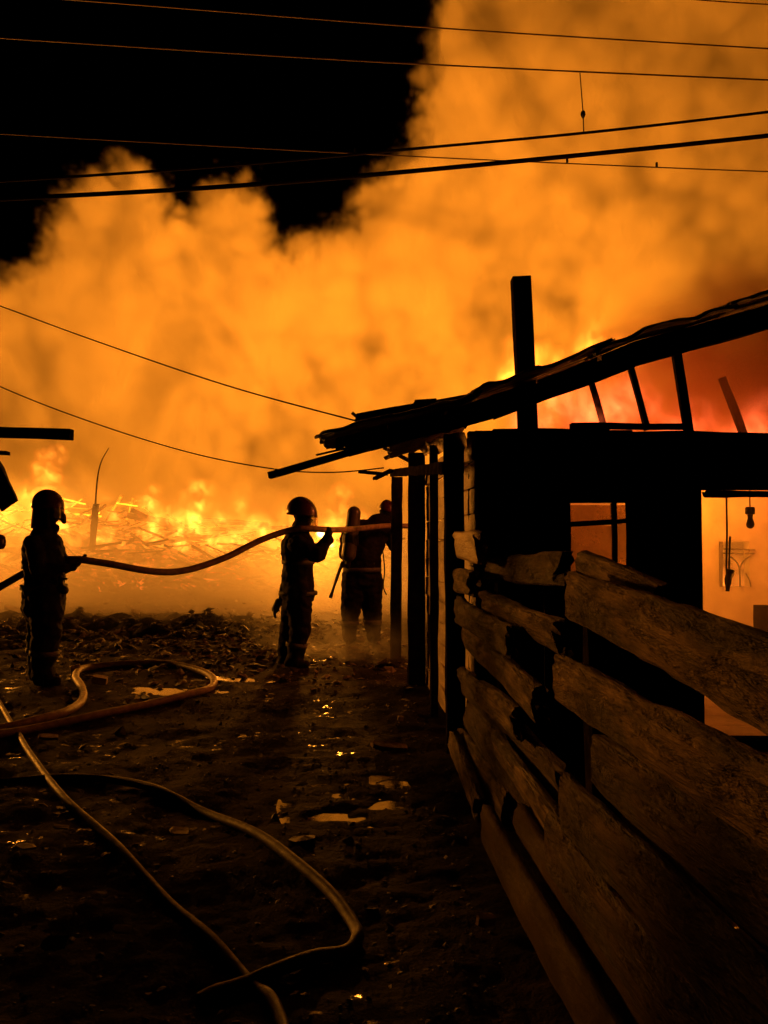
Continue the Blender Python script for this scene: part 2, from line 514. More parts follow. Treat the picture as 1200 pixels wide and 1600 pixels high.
# side posts along the alley
for i, (u, w, d, top) in enumerate(((711, 0.125, 5.25, 2.16), (678, 0.065, 6.33, 2.22), (650, 0.165, 7.63, 2.3), (618, 0.135, 9.6, 2.22))):
    x = wx(u, d)
    plank('post', (x, d, -0.1), (x + 0.01 * (i - 1), d, top), w, w * 0.9, M['char'], house, seed=i + 2, rough=0.008)
# side cladding, split boards behind the posts
for r in range(12):
    z0 = 0.02 + r * 0.178
    for s, (da, db) in enumerate(((5.12, 6.35), (6.37, 7.62))):
        off = 0.115 + 0.02 * N3(r, s, 0, 3.3)
        o = plank('siding_board', (A(da) + off, da, z0 + 0.085), (A(db) + off, db, z0 + 0.085 + 0.012 * N3(r, s, 4, 2.1)), 0.03, 0.166,
              M['pale_wood'], house, seed=r * 3 + s, rough=0.010, ragged=0.03)
# rail nailed across the posts, and the crumpled sheet above it
plank('rail', (A(5.2) - 0.075, 5.2, 1.93), (A(9.7) - 0.075, 9.7, 2.28), 0.045, 0.085, M['char'], house, seed=41)
vs, fs = [], []; nx, nzv = 60, 5
for i in range(nx + 1):
    t = i / nx; d = 4.95 + 2.3 * t
    for j in range(nzv + 1):
        q = j / nzv
        zb = 2.035 + 0.20 * t + 0.02 * N3(t * 6, 0, 0, 1.2); hgt = 0.105 + 0.05 * N3(t * 5, 3, 1, 1.0)
        vs.append((A(d) + 0.02 + 0.010 * math.sin(t * 190) + 0.05 * N3(t * 4, q, 2, 1.3) - 0.03 * q, d, zb + hgt * q))
for i in range(nx):
    for j in range(nzv):
        a = i * (nzv + 1) + j
        fs.append((a, a + 1, a + nzv + 2, a + nzv + 1))
o = link_mesh('crumpled_sheet', mesh('crumpled_sheet', vs, fs, True), M['sheet'], house)
sol = o.modifiers.new('thick', 'SOLIDIFY'); sol.thickness = 0.004
for i, (u0, v0, u1, v1, d, w) in enumerate(((560, 737, 605, 741, 9.3, 0.03), (585, 748, 612, 735, 9.2, 0.05), (602, 716, 660, 690, 8.6, 0.05), (600, 700, 640, 720, 8.8, 0.04))):
    plank('batten', P(u0, v0, d), P(u1, v1, d - 0.2), w, 0.035, M['char'] if i != 2 else M['wood'], house, seed=60 + i, ragged=0.02)

# gable wall of upright boards, black with soot
def wall_boards(u0, u1, zb, zt, step=0.16, d=DW, m='soot', seed=0):
    x0, x1 = wx(u0, d), wx(u1, d); n = max(1, round((x1 - x0) / step)); w = (x1 - x0) / n
    for i in range(n):
        x = x0 + (i + 0.5) * w
        plank('wall_board', (x, d + 0.006 * N3(i, seed, 0, 3.1), zb), (x, d, zt + 0.015 * N3(i, seed, 5, 2.7)), w - 0.004, 0.03, M[m], house, seed=seed + i, side=(0, 1, 0), n=4, rough=0.002)
wall_boards(742, 884, -0.05, wz(672), seed=10)
wall_boards(884, 989, -0.05, wz(935), seed=30)
wall_boards(884, 989, wz(786), wz(672), seed=40)
wall_boards(998, 1096, -0.05, wz(684), seed=50)
wall_boards(1096, 1330, wz(766), wz(684), seed=60)
wall_boards(1300, 1420, -0.05, wz(766), seed=70)
plank('corner_post', (wx(741), DW - 0.03, -0.05), (wx(741), DW - 0.03, wz(676)), 0.09, 0.09, M['char'], house, seed=77)
plank('door_post', (wx(993), DW - 0.04, -0.05), (wx(993), DW - 0.04, wz(682)), 0.045, 0.07, M['char'], house, seed=78)
plank('lintel', (wx(1098), DW - 0.035, wz(772)), (wx(1360), DW - 0.035, wz(776)), 0.07, 0.035, M['char'], house, seed=79, rough=0.012)
plank('tie_beam', (wx(770), DW - 0.02, wz(678)), (wx(1380), DW - 0.02, wz(688)), 0.09, 0.06, M['char'], house, seed=80, rough=0.01)
plank('tie_beam', (wx(888), DW - 0.09, wz(669)), (wx(1062), DW - 0.09, wz(670)), 0.07, 0.035, M['char'], house, seed=81, rough=0.008)
# the window
win = link_mesh('window', plank('window', (wx(884), DW + 0.02, wz(938)), (wx(989), DW + 0.02, wz(938)), 0.08, 0.03, M['char'], obj=False), M['char'], house)
win['label'] = 'small paned window with smoke browned glass'
plank('frame', (wx(887), DW + 0.02, wz(938)), (wx(887), DW + 0.02, wz(786)), 0.05, 0.03, M['char'], win, seed=3)
plank('frame', (wx(985), DW + 0.02, wz(938)), (wx(985), DW + 0.02, wz(786)), 0.05, 0.02, M['char'], win, seed=4)
plank('muntin', (wx(961), DW + 0.02, wz(938)), (wx(961), DW + 0.02, wz(786)), 0.03, 0.05, M['char'], win, seed=5)
plank('muntin', (wx(888), DW + 0.012, wz(819)), (wx(960), DW + 0.012, wz(816)), 0.03, 0.032, M['char'], win, seed=6)
plank('muntin', (wx(962), DW + 0.012, wz(816)), (wx(985), DW + 0.012, wz(813)), 0.03, 0.03, M['char'], win, seed=7)
plank('muntin', (wx(962), DW + 0.012, wz(900)), (wx(985), DW + 0.012, wz(899)), 0.03, 0.03, M['char'], win, seed=8)
for (ua, ub, va, vb) in ((889, 958, 789, 816), (889, 958, 821, 936), (964, 984, 789, 813), (964, 984, 817, 898), (964, 984, 902, 936)):
    y = DW + 0.025; x0, x1, z0, z1 = wx(ua), wx(ub), wz(vb), wz(va)
    vs = [(x0, y, z0), (x1, y, z0), (x1, y, z1), (x0, y, z1), (x0, y + .004, z0), (x1, y + .004, z0), (x1, y + .004, z1), (x0, y + .004, z1)]
    link_mesh('pane', mesh('pane', vs, [(0, 1, 2, 3), (7, 6, 5, 4), (0, 4, 5, 1), (1, 5, 6, 2), (2, 6, 7, 3), (3, 7, 4, 0)]), M['glass'], win)

# the room behind: floor-high partition walls of smoked plaster, the back one with a barred window
def quad_wall(name, pts, m, th=0.08):
    me = mesh(name, pts, [(0, 1, 2, 3)])
    o = link_mesh(name, me, m, house); s = o.modifiers.new('t', 'SOLIDIFY'); s.thickness = th; s.offset = 0
    return o
DB = 9.4
bx0, bx1, bz0, bz1 = wx(1120, DB), wx(1166, DB), wz(916, DB), wz(846, DB)
vs = [(0.85, DB, -0.1), (6.4, DB, -0.1), (6.4, DB, 2.15), (0.85, DB, 2.15), (bx0, DB, bz0), (bx1, DB, bz0), (bx1, DB, bz1), (bx0, DB, bz1)]
me = mesh('back_wall', vs, [(0, 1, 5, 4), (1, 2, 6, 5), (2, 3, 7, 6), (3, 0, 4, 7)])
o = link_mesh('back_wall', me, M['plaster'], house); s_ = o.modifiers.new('t', 'SOLIDIFY'); s_.thickness = 0.14; s_.offset = 0
for i in range(12):      # floorboards of the room
    plank('floor_board', (0.9, 5.62 + i * 0.31, 0.05), (6.3, 5.62 + i * 0.31, 0.05), 0.30, 0.03, M['plaster'], house, seed=300 + i, n=4, rough=0.003)
gr = link_mesh('window_grille', plank('window_grille', (bx0, DB - 0.1, wz(857, DB)), (bx1 + 0.05, DB - 0.1, wz(859, DB)), 0.025, 0.02, M['char'], obj=False), M['char'], house)
plank('bar', (bx0, DB - 0.1, wz(864, DB)), (bx1 + 0.05, DB - 0.1, wz(865, DB)), 0.02, 0.018, M['char'], gr)
plank('bar', (bx0, DB - 0.1, bz0), (bx0, DB - 0.1, bz1), 0.03, 0.03, M['char'], gr)
xm = wx(1149, DB)
for sgn in (-1, 1):
    tube('curved_bar', catmull([(xm, DB - 0.1, bz0), (xm + sgn * 0.005, DB - 0.1, wz(888, DB)), (xm + sgn * 0.05, DB - 0.1, wz(876, DB)), (xm + sgn * 0.13, DB - 0.1, wz(868, DB))], 8), 0.011, M['char'], gr, 6)
    tube('curved_bar', catmull([(xm + sgn * 0.13, DB - 0.1, bz0), (xm + sgn * 0.11, DB - 0.1, wz(905, DB)), (xm + sgn * 0.07, DB - 0.1, wz(895, DB))], 8), 0.009, M['char'], gr, 6)
plank('inner_post', (wx(1192, 6.6), 6.6, -0.1), (wx(1192, 6.6), 6.6, wz(946, 6.6)), 0.12, 0.12, M['char'], house, seed=91)
# cord and lamp hanging in the doorway
lamp = tag(empty('pendant_lamp', P(1172, 770, 6.3)), 'dark pendant lamp holder hanging in the smoky doorway', 'lamp')
prof = [(0.004, 765), (0.004, 788), (0.018, 790), (0.026, 793)]
def lathe(name, prof, cx, cy, zf, m, parent, k=14):
    vs, fs = [], []
    for r_, v in prof:
        for j in range(k):
            a = 2 * math.pi * j / k
            vs.append((cx + r_ * math.cos(a), cy + r_ * math.sin(a), zf(v)))
    n = len(prof)
    for i in range(n - 1):
        for j in range(k):
            j2 = (j + 1) % k
            fs.append((i * k + j, i * k + j2, (i + 1) * k + j2, (i + 1) * k + j))
    fs.append(tuple(range(k))); fs.append(tuple((n - 1) * k + j for j in range(k)))
    return link_mesh(name, fix_normals(mesh(name, vs, fs, True)), m, parent)
lx = P(1172, 800, 6.3).x
lathe('cord', [(0.005, 755), (0.005, 793)], lx, 6.3, lambda v: wz(v, 6.3), M['black'], lamp)
lathe('socket', [(0.03, 792), (0.038, 794), (0.038, 803), (0.03, 804)], lx, 6.3, lambda v: wz(v, 6.3), M['black'], lamp)
lathe('bulb', [(0.022, 804), (0.02, 810), (0.03, 816), (0.033, 820), (0.025, 824), (0.008, 826)], lx, 6.3, lambda v: wz(v, 6.3), M['black'], lamp)
strip = tag(empty('hanging_cable', P(1136, 775, 6.0)), 'burnt cable hanging down in the doorway left of the lamp', 'cable')
tube('cord', catmull([P(1135, 760, 6.0), P(1136, 830, 6.0), P(1135, 885, 6.0), P(1137, 900, 6.0)], 6), 0.008, M['black'], strip, 6, wob=0.4)
tube('cord', catmull([P(1141, 838, 6.0), P(1140, 862, 6.0), P(1139, 895, 6.0)], 6), 0.008, M['black'], strip, 6, wob=0.7)
tube('burnt_end', catmull([P(1142, 890, 6.0), P(1138, 905, 6.0), P(1137, 924, 6.0)], 6), [0.03] * 3 + [0.026] * 6 + [0.018] * 4, M['black'], strip, 8, wob=0.5)

# ---- roof: a burnt strip of corrugated sheet on a rake rafter
TOP = [(-0.40, 2.115), (-0.02, 2.215), (0.47, 2.335), (0.72, 2.425), (0.98, 2.51), (1.35, 2.65), (1.67, 2.785), (2.04, 2.885), (2.45, 3.0), (3.1, 3.2), (3.9, 3.45)]
def rz(x):
    for (xa, za), (xb, zb) in zip(TOP, TOP[1:]):
        if x <= xb: return za + (zb - za) * (x - xa) / (xb - xa)
    return TOP[-1][1]
roof = link_mesh('roof', plank('roof', (-0.1, 5.15, rz(-0.1) - 0.10), (0.72, 5.15, rz(0.72) - 0.115), 0.07, 0.10, M['char'], seed=5, obj=False), M['char'], house)
roof['label'] = 'sagging roof edge of rusty corrugated sheets on charred rafters'
for i, (xa, xb) in enumerate(((0.72, 1.67), (1.67, 2.9), (2.9, 3.9))):
    plank('rafter', (xa, 5.15 + 0.01 * i, rz(xa) - 0.115), (xb, 5.15 + 0.01 * i, rz(xb) - 0.12), 0.07, 0.12, M['char'], roof, seed=100 + i, rough=0.006)
SH = [(-0.42, 0.62, 4.80, 5.6, 0.0), (-0.30, 0.80, 5.58, 6.5, 0.012), (0.05, 0.7, 6.45, 7.3, 0.0), (0.55, 1.45, 4.78, 5.62, 0.02), (1.38, 2.25, 4.80, 5.55, 0.004), (2.18, 3.1, 4.8, 5.6, 0.022), (3.0, 3.9, 4.8, 5.6, 0.006)]
for k, (xa, xb, da, db, lift) in enumerate(SH):
    vs, fs = [], []; nu, nv = 26, 56
    for i in range(nu + 1):
        for j in range(nv + 1):
            t, q = i / nu, j / nv
            x = xa + (xb - xa) * t; y = da + (db - da) * q
            if i == 0: x += 0.05 * N3(q * 9, k, 0, 1.0)
            if j == nv: y += 0.10 * N3(t * 7, k, 3, 1.0)
            if j == 0: y += 0.05 * N3(t * 6, k, 8, 1.0)
            z = rz(x) + lift + 0.014 * math.sin(2 * math.pi * y / 0.105) + 0.012 * N3(x * 2.2, y * 1.7, k, 1.0)
            if q < 0.25: z -= (0.25 - q) * 0.12 * max(0, N3(t * 5, k, 1, 1.3) + 0.2)
            vs.append((x, y, z))
    for i in range(nu):
        for j in range(nv):
            a = i * (nv + 1) + j
            fs.append((a, a + 1, a + nv + 2, a + nv + 1))
    o = link_mesh('roof_sheet', mesh('roof_sheet', vs, fs, True), M['iron'], roof)
    s_ = o.modifiers.new('t', 'SOLIDIFY'); s_.thickness = 0.004
# hanging rags of tar paper and broken lath under the rake
rr = random.Random(4)
for k, (xa, xb, drop) in enumerate(((-0.32, 0.02, 0.10), (0.03, 0.4, 0.05), (0.42, 0.66, 0.17), (0.66, 1.0, 0.07), (1.02, 1.42, 0.07), (1.45, 1.86, 0.06), (1.82, 2.22, 0.16), (2.2, 2.7, 0.07), (2.7, 3.3, 0.1))):
    vs, fs = [], []; n = 22
    for i in range(n + 1):
        t = i / n; x = xa + (xb - xa) * t
        dz = 0.06 + 0.6 * drop * (0.55 + 0.45 * math.sin(t * math.pi)) + 0.03 * N3(t * 9, k, 0, 1.0) + 0.015 * N3(t * 25, k, 2, 1.0)
        vs += [(x, 5.09 + 0.015 * N3(t * 4, k, 5), rz(x) - 0.02), (x, 5.09 + 0.02 * N3(t * 4, k, 9), rz(x) - dz)]
    for i in range(n): fs.append((2 * i, 2 * i + 2, 2 * i + 3, 2 * i + 1))
    o = link_mesh('tar_paper', mesh('tar_paper', vs, fs), M['char'], roof); s_ = o.modifiers.new('t', 'SOLIDIFY'); s_.thickness = 0.012
plank('eave_pole', P(421, 743, 6.2), P(600, 690, 5.9), 0.05, 0.05, M['char'], roof, seed=8)
plank('lath', P(495, 711, 5.9), P(590, 690, 5.7), 0.03, 0.012, M['char'], roof, seed=9)
plank('loose_board', P(557, 654, 5.3), P(730, 624, 5.3), 0.12, 0.05, M['char'], roof, seed=12, ragged=0.05)
plank('loose_board', P(647, 634, 5.6), P(682, 631, 5.6), 0.1, 0.06, M['char'], roof, seed=13, ragged=0.03)
plank('lath', P(550, 645, 5.3), P(566, 658, 5.3), 0.015, 0.02, M['char'], roof, seed=14)
post = plank('tall_post', (wx(826, 5.3), 5.3, wz(690, 5.3)), (wx(816, 5.3), 5.3, wz(435, 5.3)), 0.125, 0.11, M['char'], house, seed=15, rough=0.003)
post['label'] = 'square black post standing up through the roof edge'
for i, (ua, va, ub, vb, d, w) in enumerate(((1012, 672, 985, 572, 6.3, 0.045), (1078, 690, 1056, 545, 5.45, 0.06), (1166, 690, 1128, 590, 7.0, 0.06), (945, 672, 925, 600, 7.4, 0.05))):
    plank('gable_stud', P(ua, va, d), P(ub, vb, d), w, 0.05, M['char'], house, seed=20 + i, rough=0.004)

# ------------------------------------------------------------------ slab fence along the alley
def slab_mesh(name, L, H, T, seed, step=0.02, k=22, crack=1.0, rag=0.05):
    n = max(6, int(L / step)); vs, fs = [], []
    for i in range(n + 1):
        y = L * i / n
        hh = H * (1 + 0.22 * N3(y, seed, 0, 1.1, seed) + 0.07 * N3(y, seed, 3, 5.0, seed)); mid = 0.02 * N3(y, seed, 9, 1.4)
        for j in range(k):
            a = 2 * math.pi * j / k
            ca, sa = math.cos(a), math.sin(a)
            # waney offcut: round on the outside (-x), sawn flat behind
            px = -abs(ca) ** 0.42 * T * 0.75 if ca > 0 else abs(ca) ** 0.4 * T * 0.25
            pz = math.copysign(abs(sa) ** 0.6, sa) * hh / 2 + mid
            rgh = 0.006 * N3(y * 0.3, pz * 3, px, 3.0, seed) + 0.006 * N3(y * 0.22, pz * 2.2, px, 11.0, seed) + 0.004 * N3(y * 0.3, pz * 1.8, px, 30.0, seed)
            cr = -0.016 * crack * max(0, N3(y * 0.35, pz * 3.0, 1, 6.0, seed + 5) - 0.25) * 2.2
            rgh += cr
            e = 0.0
            if i == 0: e = -rag * (abs(N3(ca * 1.5, sa * 1.5, seed, 1.7)) * 1.3 + 0.35 * N3(ca * 4, sa * 4, seed, 2.3))
            if i == n: e = rag * (abs(N3(ca * 1.5, sa * 1.5, seed + 3, 1.7)) * 1.3 + 0.35 * N3(ca * 4, sa * 4, seed + 3, 2.3))
            vs.append((px - rgh * ca if ca > 0 else px, y + e, pz + rgh * sa))
    for i in range(n):
        for j in range(k):
            j2 = (j + 1) % k
            fs.append((i * k + j, i * k + j2, (i + 1) * k + j2, (i + 1) * k + j))
    nb = len(fs)
    for base in (0, n * k):
        sgn = 1 if base == 0 else -1
        q = [Vector(vs[base + j]) for j in range(k)]; m_ = sum(q, Vector()) / k
        c = len(vs); vs += [tuple(p_) for p_ in q]                       # own rim, so the broken end stays sharp
        mid_ = len(vs)
        for p_ in q:
            h_ = m_ + (p_ - m_) * 0.55; h_.y += sgn * (0.01 + 0.03 * N3(p_.z * 30, p_.x * 30, seed, 1.0)); vs.append(h_)
        m_.y += sgn * 0.015; vs.append(m_); top = len(vs) - 1
        for j in range(k):
            j2 = (j + 1) % k
            fs.append((c + j, c + j2, mid_ + j2, mid_ + j)); fs.append((mid_ + j, mid_ + j2, top))
    me = fix_normals(mesh(name, vs, fs, True))
    me.polygons.foreach_set('use_smooth', [i < nb for i in range(len(me.polygons))])
    return me
fence = tag(empty('slab_fence', (A(3.0), 3.0, 0)), 'rough fence of bark edged log slabs beside the alley', 'fence')
def slab(da, za, db, zb, H, T=0.05, dx=0.0, seed=0, step=0.02, roll=0.0, yaw=0.0, m='bark', crack=1.0, rag=0.05):
    L = math.hypot(db - da, zb - za)
    me = slab_mesh('slab', L, H, T, seed, step, crack=crack, rag=rag)
    o = bpy.data.objects.new('slab', me); COL.objects.link(o); me.materials.append(M[m])
    o.parent = fence
    zc = (za + zb) / 2
    lean = -0.13 * max(0, 1.15 - zc) / 1.1 if da < 2 else 0.03
    o.location = Vector((A(da) + dx + lean, da, za)) - fence.location
    o.rotation_euler = (math.atan2(zb - za, db - da), roll, math.atan(0.072) + yaw)
    return o
# near bay
slab(0.9, 1.10, 2.70, 1.262, 0.175, seed=1, step=0.012, T=0.05)
slab(2.28, 1.262, 2.98, 1.335, 0.13, seed=2, step=0.014, dx=0.10, T=0.05)
slab(0.8, 0.965, 2.78, 0.955, 0.17, seed=3, step=0.012, T=0.05)
slab(0.8, 0.76, 2.45, 0.745, 0.19, seed=4, dx=0.05, step=0.014, m='char_shade_bark')  # from here down the rows carry their shade in a darker colour
slab(0.8, 0.56, 2.60, 0.58, 0.20, seed=5, dx=0.01, step=0.014, m='char_shade_bark')
slab(0.8, 0.35, 2.75, 0.385, 0.21, seed=6, dx=0.03, crack=0.5, step=0.016, m='char_shade_bark')
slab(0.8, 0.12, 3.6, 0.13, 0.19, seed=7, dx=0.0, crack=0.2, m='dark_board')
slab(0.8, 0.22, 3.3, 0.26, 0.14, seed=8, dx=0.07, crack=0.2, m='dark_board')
# far bay, broken near ends
rs = random.Random(9)
FAR = [(4.52, 1.40, 5.12, 1.42, 0.20, -0.03, 0.10), (3.35, 1.33, 5.1, 1.25, 0.15, 0.10, 0.0), (4.62, 1.17, 5.12, 1.17, 0.15, -0.05, 0.12), (3.25, 1.05, 4.5, 1.08, 0.16, 0.06, 0.03),
       (3.75, 0.95, 5.1, 0.98, 0.17, -0.03, 0.05), (3.3, 0.76, 5.1, 0.80, 0.17, -0.02, 0.07), (3.5, 0.62, 4.3, 0.60, 0.14, -0.06, -0.02), (3.1, 0.47, 5.1, 0.50, 0.19, 0.03, 0.02),
       (2.95, 0.36, 3.9, 0.40, 0.17, -0.05, 0.02), (3.2, 0.25, 5.1, 0.30, 0.18, 0.02, 0.04), (3.9, 0.11, 5.12, 0.12, 0.18, -0.02, 0.05), (4.1, 0.05, 5.0, 0.16, 0.12, -0.12, 0.0)]
for i, (da, za, db, zb, H, dx, yaw) in enumerate(FAR):
    slab(da, za, db, zb, H, T=0.065, dx=dx + 0.03, seed=20 + i, step=0.022, yaw=yaw * 0.25 + rs.uniform(-0.04, 0.03), roll=rs.uniform(-0.35, 0.25), rag=0.12, m=('pale_wood' if i == 0 else 'char_shade_bark' if i in (1, 4, 7, 9) else 'bark'))
for d, top in ((2.88, 1.28), (1.1, 1.2), (4.4, 1.2)):
    plank('fence_post', (A(d) + 0.16, d, -0.1), (A(d) + 0.14, d, top), 0.10, 0.10, M['char'], fence, seed=int(d * 10), rough=0.008)
# ------------------------------------------------------------------ overhead wires
def wire(name, pts, d, px, m, label, sag=None, cat='wire', per=10, group=None):
    path = catmull([P(u, v, dd) for (u, v), dd in zip(pts, d if isinstance(d, (list, tuple)) else [d] * len(pts))], per)
    dm = sum(d) / len(d) if isinstance(d, (list, tuple)) else d
    o = tube(name, path, px / FPX * dm / 2, m, None, 8)
    return tag(o, label, cat, group)
wire('overhead_wire', [(-300, -28), (120, 0), (660, 42), (1200, 76), (1500, 92)], 12, 2.4, M['wire'], 'topmost thin overhead wire crossing the whole picture')
wire('overhead_wire', [(-300, 38), (0, 59), (600, 97), (1200, 125), (1500, 138)], 12, 2.6, M['wire'], 'second thin overhead wire, with a drop wire hanging from it')
wire('overhead_wire', [(-300, 190), (0, 209), (560, 240), (900, 256), (1200, 268), (1500, 275)], 13, 2.0, M['wire'], 'lowest thin overhead wire with small clips, crossing behind thick cable')
wire('overhead_wire', [(1040, -4), (1120, 2), (1200, 7), (1400, 17)], 12, 2.0, M['wire'], 'short stretch of thin wire in the top right corner')
wire('overhead_cable', [(-300, 325), (100, 306), (330, 293), (560, 275), (900, 243), (1200, 212), (1500, 178)], 9, 7.5, M['cable'], 'thick black overhead cable rising to the right')
wire('overhead_cable', [(-300, 300), (130, 275), (400, 255), (640, 233), (920, 207), (1200, 175), (1500, 138)], 10, 4.6, M['cable'], 'thinner twisted black cable above the thick one')
drop = tag(empty('drop_wire', P(907, 112, 11.8)), 'short drop wire hanging from thin wire at upper right', 'wire')
tube('strand', catmull([P(906, 112, 11.9), P(909, 150, 11.0), P(911, 178, 10.4), P(912, 206, 10.0)], 6), 0.008, M['wire'], drop, 6)
lathe('clamp', [(0.005, 172), (0.03, 175), (0.035, 179), (0.02, 183), (0.005, 186)], P(911, 178, 10.4).x, 10.4, lambda v: wz(v, 10.4), M['cable'], drop, 8)
for u, v in ((886, 251), (1026, 258), (555, 236)):
    c = P(u, v, 13); plank('wire_clip', c + Vector((0, 0, 0.045)), c - Vector((0, 0, 0.03)), 0.035, 0.03, M['cable'])
    tag(bpy.data.objects[[o.name for o in COL.objects if o.name.startswith('wire_clip')][-1]],
        {886: 'small clip on thin wire just below the thick cable', 1026: 'small clip on thin wire near the right edge', 555: 'small clip on thin wire against the black sky'}[u], 'clip')
wire('service_wire', [(-200, 405), (0, 478), (150, 533), (350, 601), (550, 656), (620, 672)], [9, 8.4, 7.8, 7.0, 6.2, 6.0], 2.2, M['cable'], 'upper thin wire sloping from left edge to the roof')
wire('service_wire', [(-200, 510), (0, 604), (150, 662), (300, 708), (430, 733), (520, 738), (600, 731)], [11, 10.6, 10.2, 9.9, 9.6, 9.5, 9.4], 2.0, M['cable'], 'lower sagging thin wire from left edge to the shed posts')

# ------------------------------------------------------------------ things at the left edge
lean = tag(empty('beam_shade_wall', (-3.4, 5.2, 0)), 'square beam end jutting out at the left edge, with an added unseen low wall', 'shed')
plank('roof_beam', P(-330, 667, 5.2), P(112, 679, 5.2), 0.07, 0.07, M['char'], lean, seed=31, rough=0.003)
plank('roof_lath', P(-320, 703, 5.6), P(13, 708, 5.6), 0.06, 0.022, M['char'], lean, seed=32)
plank('post', (-3.55, 5.3, -0.1), (-3.55, 5.3, 2.1), 0.1, 0.1, M['char'], lean, seed=33)  # unseen post, added along with the low wall
for i in range(7):  # added low wall out of view, keeps light off the lower fence
    plank('wall_board', (-2.72 + 0.03 * N3(i, 0, 0, 2.1), 5.22, 0.09 + i * 0.185), (-7.2, 5.25, 0.09 + i * 0.185), 0.025, 0.18, M['soot'], lean, seed=34 + i, n=8)
prof2 = [(-40, 712), (-8, 712), (4, 730), (12, 752), (22, 772), (26, 782), (14, 790), (2, 799), (-3, 790), (-40, 800)]
vs = [P(u, v, 5.7 + 0.05 * N3(u * 0.05, v * 0.05, 0)) for u, v in prof2]; n = len(vs)
me = mesh('hanging_tarp', vs + [v + Vector((0, 0.03, 0)) for v in vs], [tuple(range(n)), tuple(range(2 * n - 1, n - 1, -1))] + [(i, (i + 1) % n, n + (i + 1) % n, n + i) for i in range(n)])
tag(link_mesh('hanging_tarp', fix_normals(me), M['turnout']), 'dark pointed flap of cloth hanging at the left edge', 'tarp')
c = P(-3, 846, 7.2)  # rounded form at the edge, not identified
o = lathe('round_object', [(0.01, -0.075), (0.05, -0.07), (0.066, -0.04), (0.07, 0.0), (0.062, 0.04), (0.04, 0.062), (0.01, 0.068)], c.x, c.y, lambda v: c.z + v, M['helmet'], None)
tag(o, 'small rounded dark shape poking in at left edge beside the flames', 'container')

# ------------------------------------------------------------------ burning wreckage at the end of the alley
rw = random.Random(15)
def beam(u0, v0, u1, v1, d, w, m, label, name='charred_beam', group=None, d2=None):
    o = plank(name, P(u0, v0, d), P(u1, v1, d2 or d), w, w * 0.8, M[m], seed=int(u0), rough=0.02, ragged=0.06)
    return tag(o, label, 'beam', group)
beam(143, 862, 151, 788, 21.6, 0.14, 'char', 'stout charred stump standing in the flames')
o = tube('bent_rod', catmull([P(149, 790, 21.2), P(152, 750, 21.2), P(158, 722, 21.2), P(170, 700, 21.2)], 6), [0.028 - 0.001 * i for i in range(19)], M['char'], None, 6)
tag(o, 'thin bent rod rising above the charred stump', 'rod')
beam(205, 797, 295, 836, 25, 0.17, 'char', 'long charred beam sloping down to the right across flames')
beam(195, 805, 262, 815, 24.5, 0.22, 'ember', 'short glowing beam crossing the heap right of the stump')
beam(290, 828, 450, 824, 25.5, 0.14, 'char', 'level charred beam low in the fire behind the hose')
beam(300, 812, 420, 820, 26, 0.22, 'ember', 'glowing beam lying behind the level charred one')
beam(230, 850, 330, 838, 24, 0.13, 'char', 'low dark beam tilted up to the right below the flames')
beam(165, 815, 190, 775, 26, 0.06, 'char', 'thin dark pole leaning right beside the stump')
beam(198, 815, 208, 778, 26.5, 0.06, 'char', 'second thin dark pole, farther right of the stump')
beam(10, 880, 45, 858, 22, 0.14, 'ember', 'low glowing board at the left edge')
beam(-20, 862, 28, 858, 22.5, 0.14, 'char', 'dark board end behind the left firefighter')
rng2 = random.Random(77)
parts = []
for i in range(900):      # smaller burnt sticks of the heap, too many and too small to tell apart
    u = rng2.uniform(-140, 620); d = rng2.uniform(20.5, 27.5)
    q = P(u, 842, d); z = gh(q.x, d)
    c = Vector((q.x, d, z + rng2.random() ** 2 * 1.3)); L = rng2.uniform(0.3, 1.6); a = rng2.uniform(-0.5, 0.5); b_ = rng2.uniform(-1.2, 1.2)
    dr = Vector((math.cos(b_) * math.cos(a), math.sin(b_) * 0.6, math.sin(a))); w = rng2.uniform(0.02, 0.07)
    me = plank('x', c - dr * L / 2, c + dr * L / 2, w, w, M['char'], n=2, obj=False, seed=i)
    parts.append(([v.co.copy() for v in me.vertices], [tuple(p.vertices) for p in me.polygons])); bpy.data.meshes.remove(me)
V, Fc = merge(parts)
tag(link_mesh('burnt_wreckage', mesh('burnt_wreckage', V, Fc), M['ember']), 'tangle of small burning sticks and laths under the flames', kind='stuff')

# ------------------------------------------------------------------ fire hoses
def gp(u, v, lift=0.03):
    q = G(u, v); q.z = gh(q.x, q.y) + lift; return q
hz_pts = [P(-120, 985, 7.5), P(-40, 940, 7.5), P(0, 917, 7.55), P(45, 892, 7.65), P(85, 877, 7.75), P(118, 874, 7.7), P(170, 881, 7.8), P(240, 893, 8.0), P(290, 891, 8.2), P(350, 872, 8.4), P(405, 845, 8.6),
          P(450, 829, 8.75), P(478, 826, 8.75), P(520, 828, 9.0), P(560, 826, 9.8), P(600, 822, 10.35), P(640, 822, 10.6)]
hose_r = 0.036
tag(tube('fire_hose', catmull(hz_pts, 10), hose_r, M['hose'], None, 14, wob=0.05), 'fire hose carried through the air by the three firefighters', 'hose')
loopb = [(-60, 1152), (0, 1144), (60, 1132), (105, 1118), (128, 1098), (128, 1078), (118, 1062), (126, 1050), (150, 1044), (200, 1042), (260, 1044), (310, 1052), (333, 1063), (328, 1077), (290, 1090), (230, 1105), (150, 1124), (60, 1142), (-20, 1160), (-80, 1170)]
tag(tube('fire_hose', catmull([gp(u, v) for u, v in loopb], 10), 0.036, M['hose'], None, 12, wob=0.05), 'pale hose looped on the mud beside the left firefighter', 'hose')
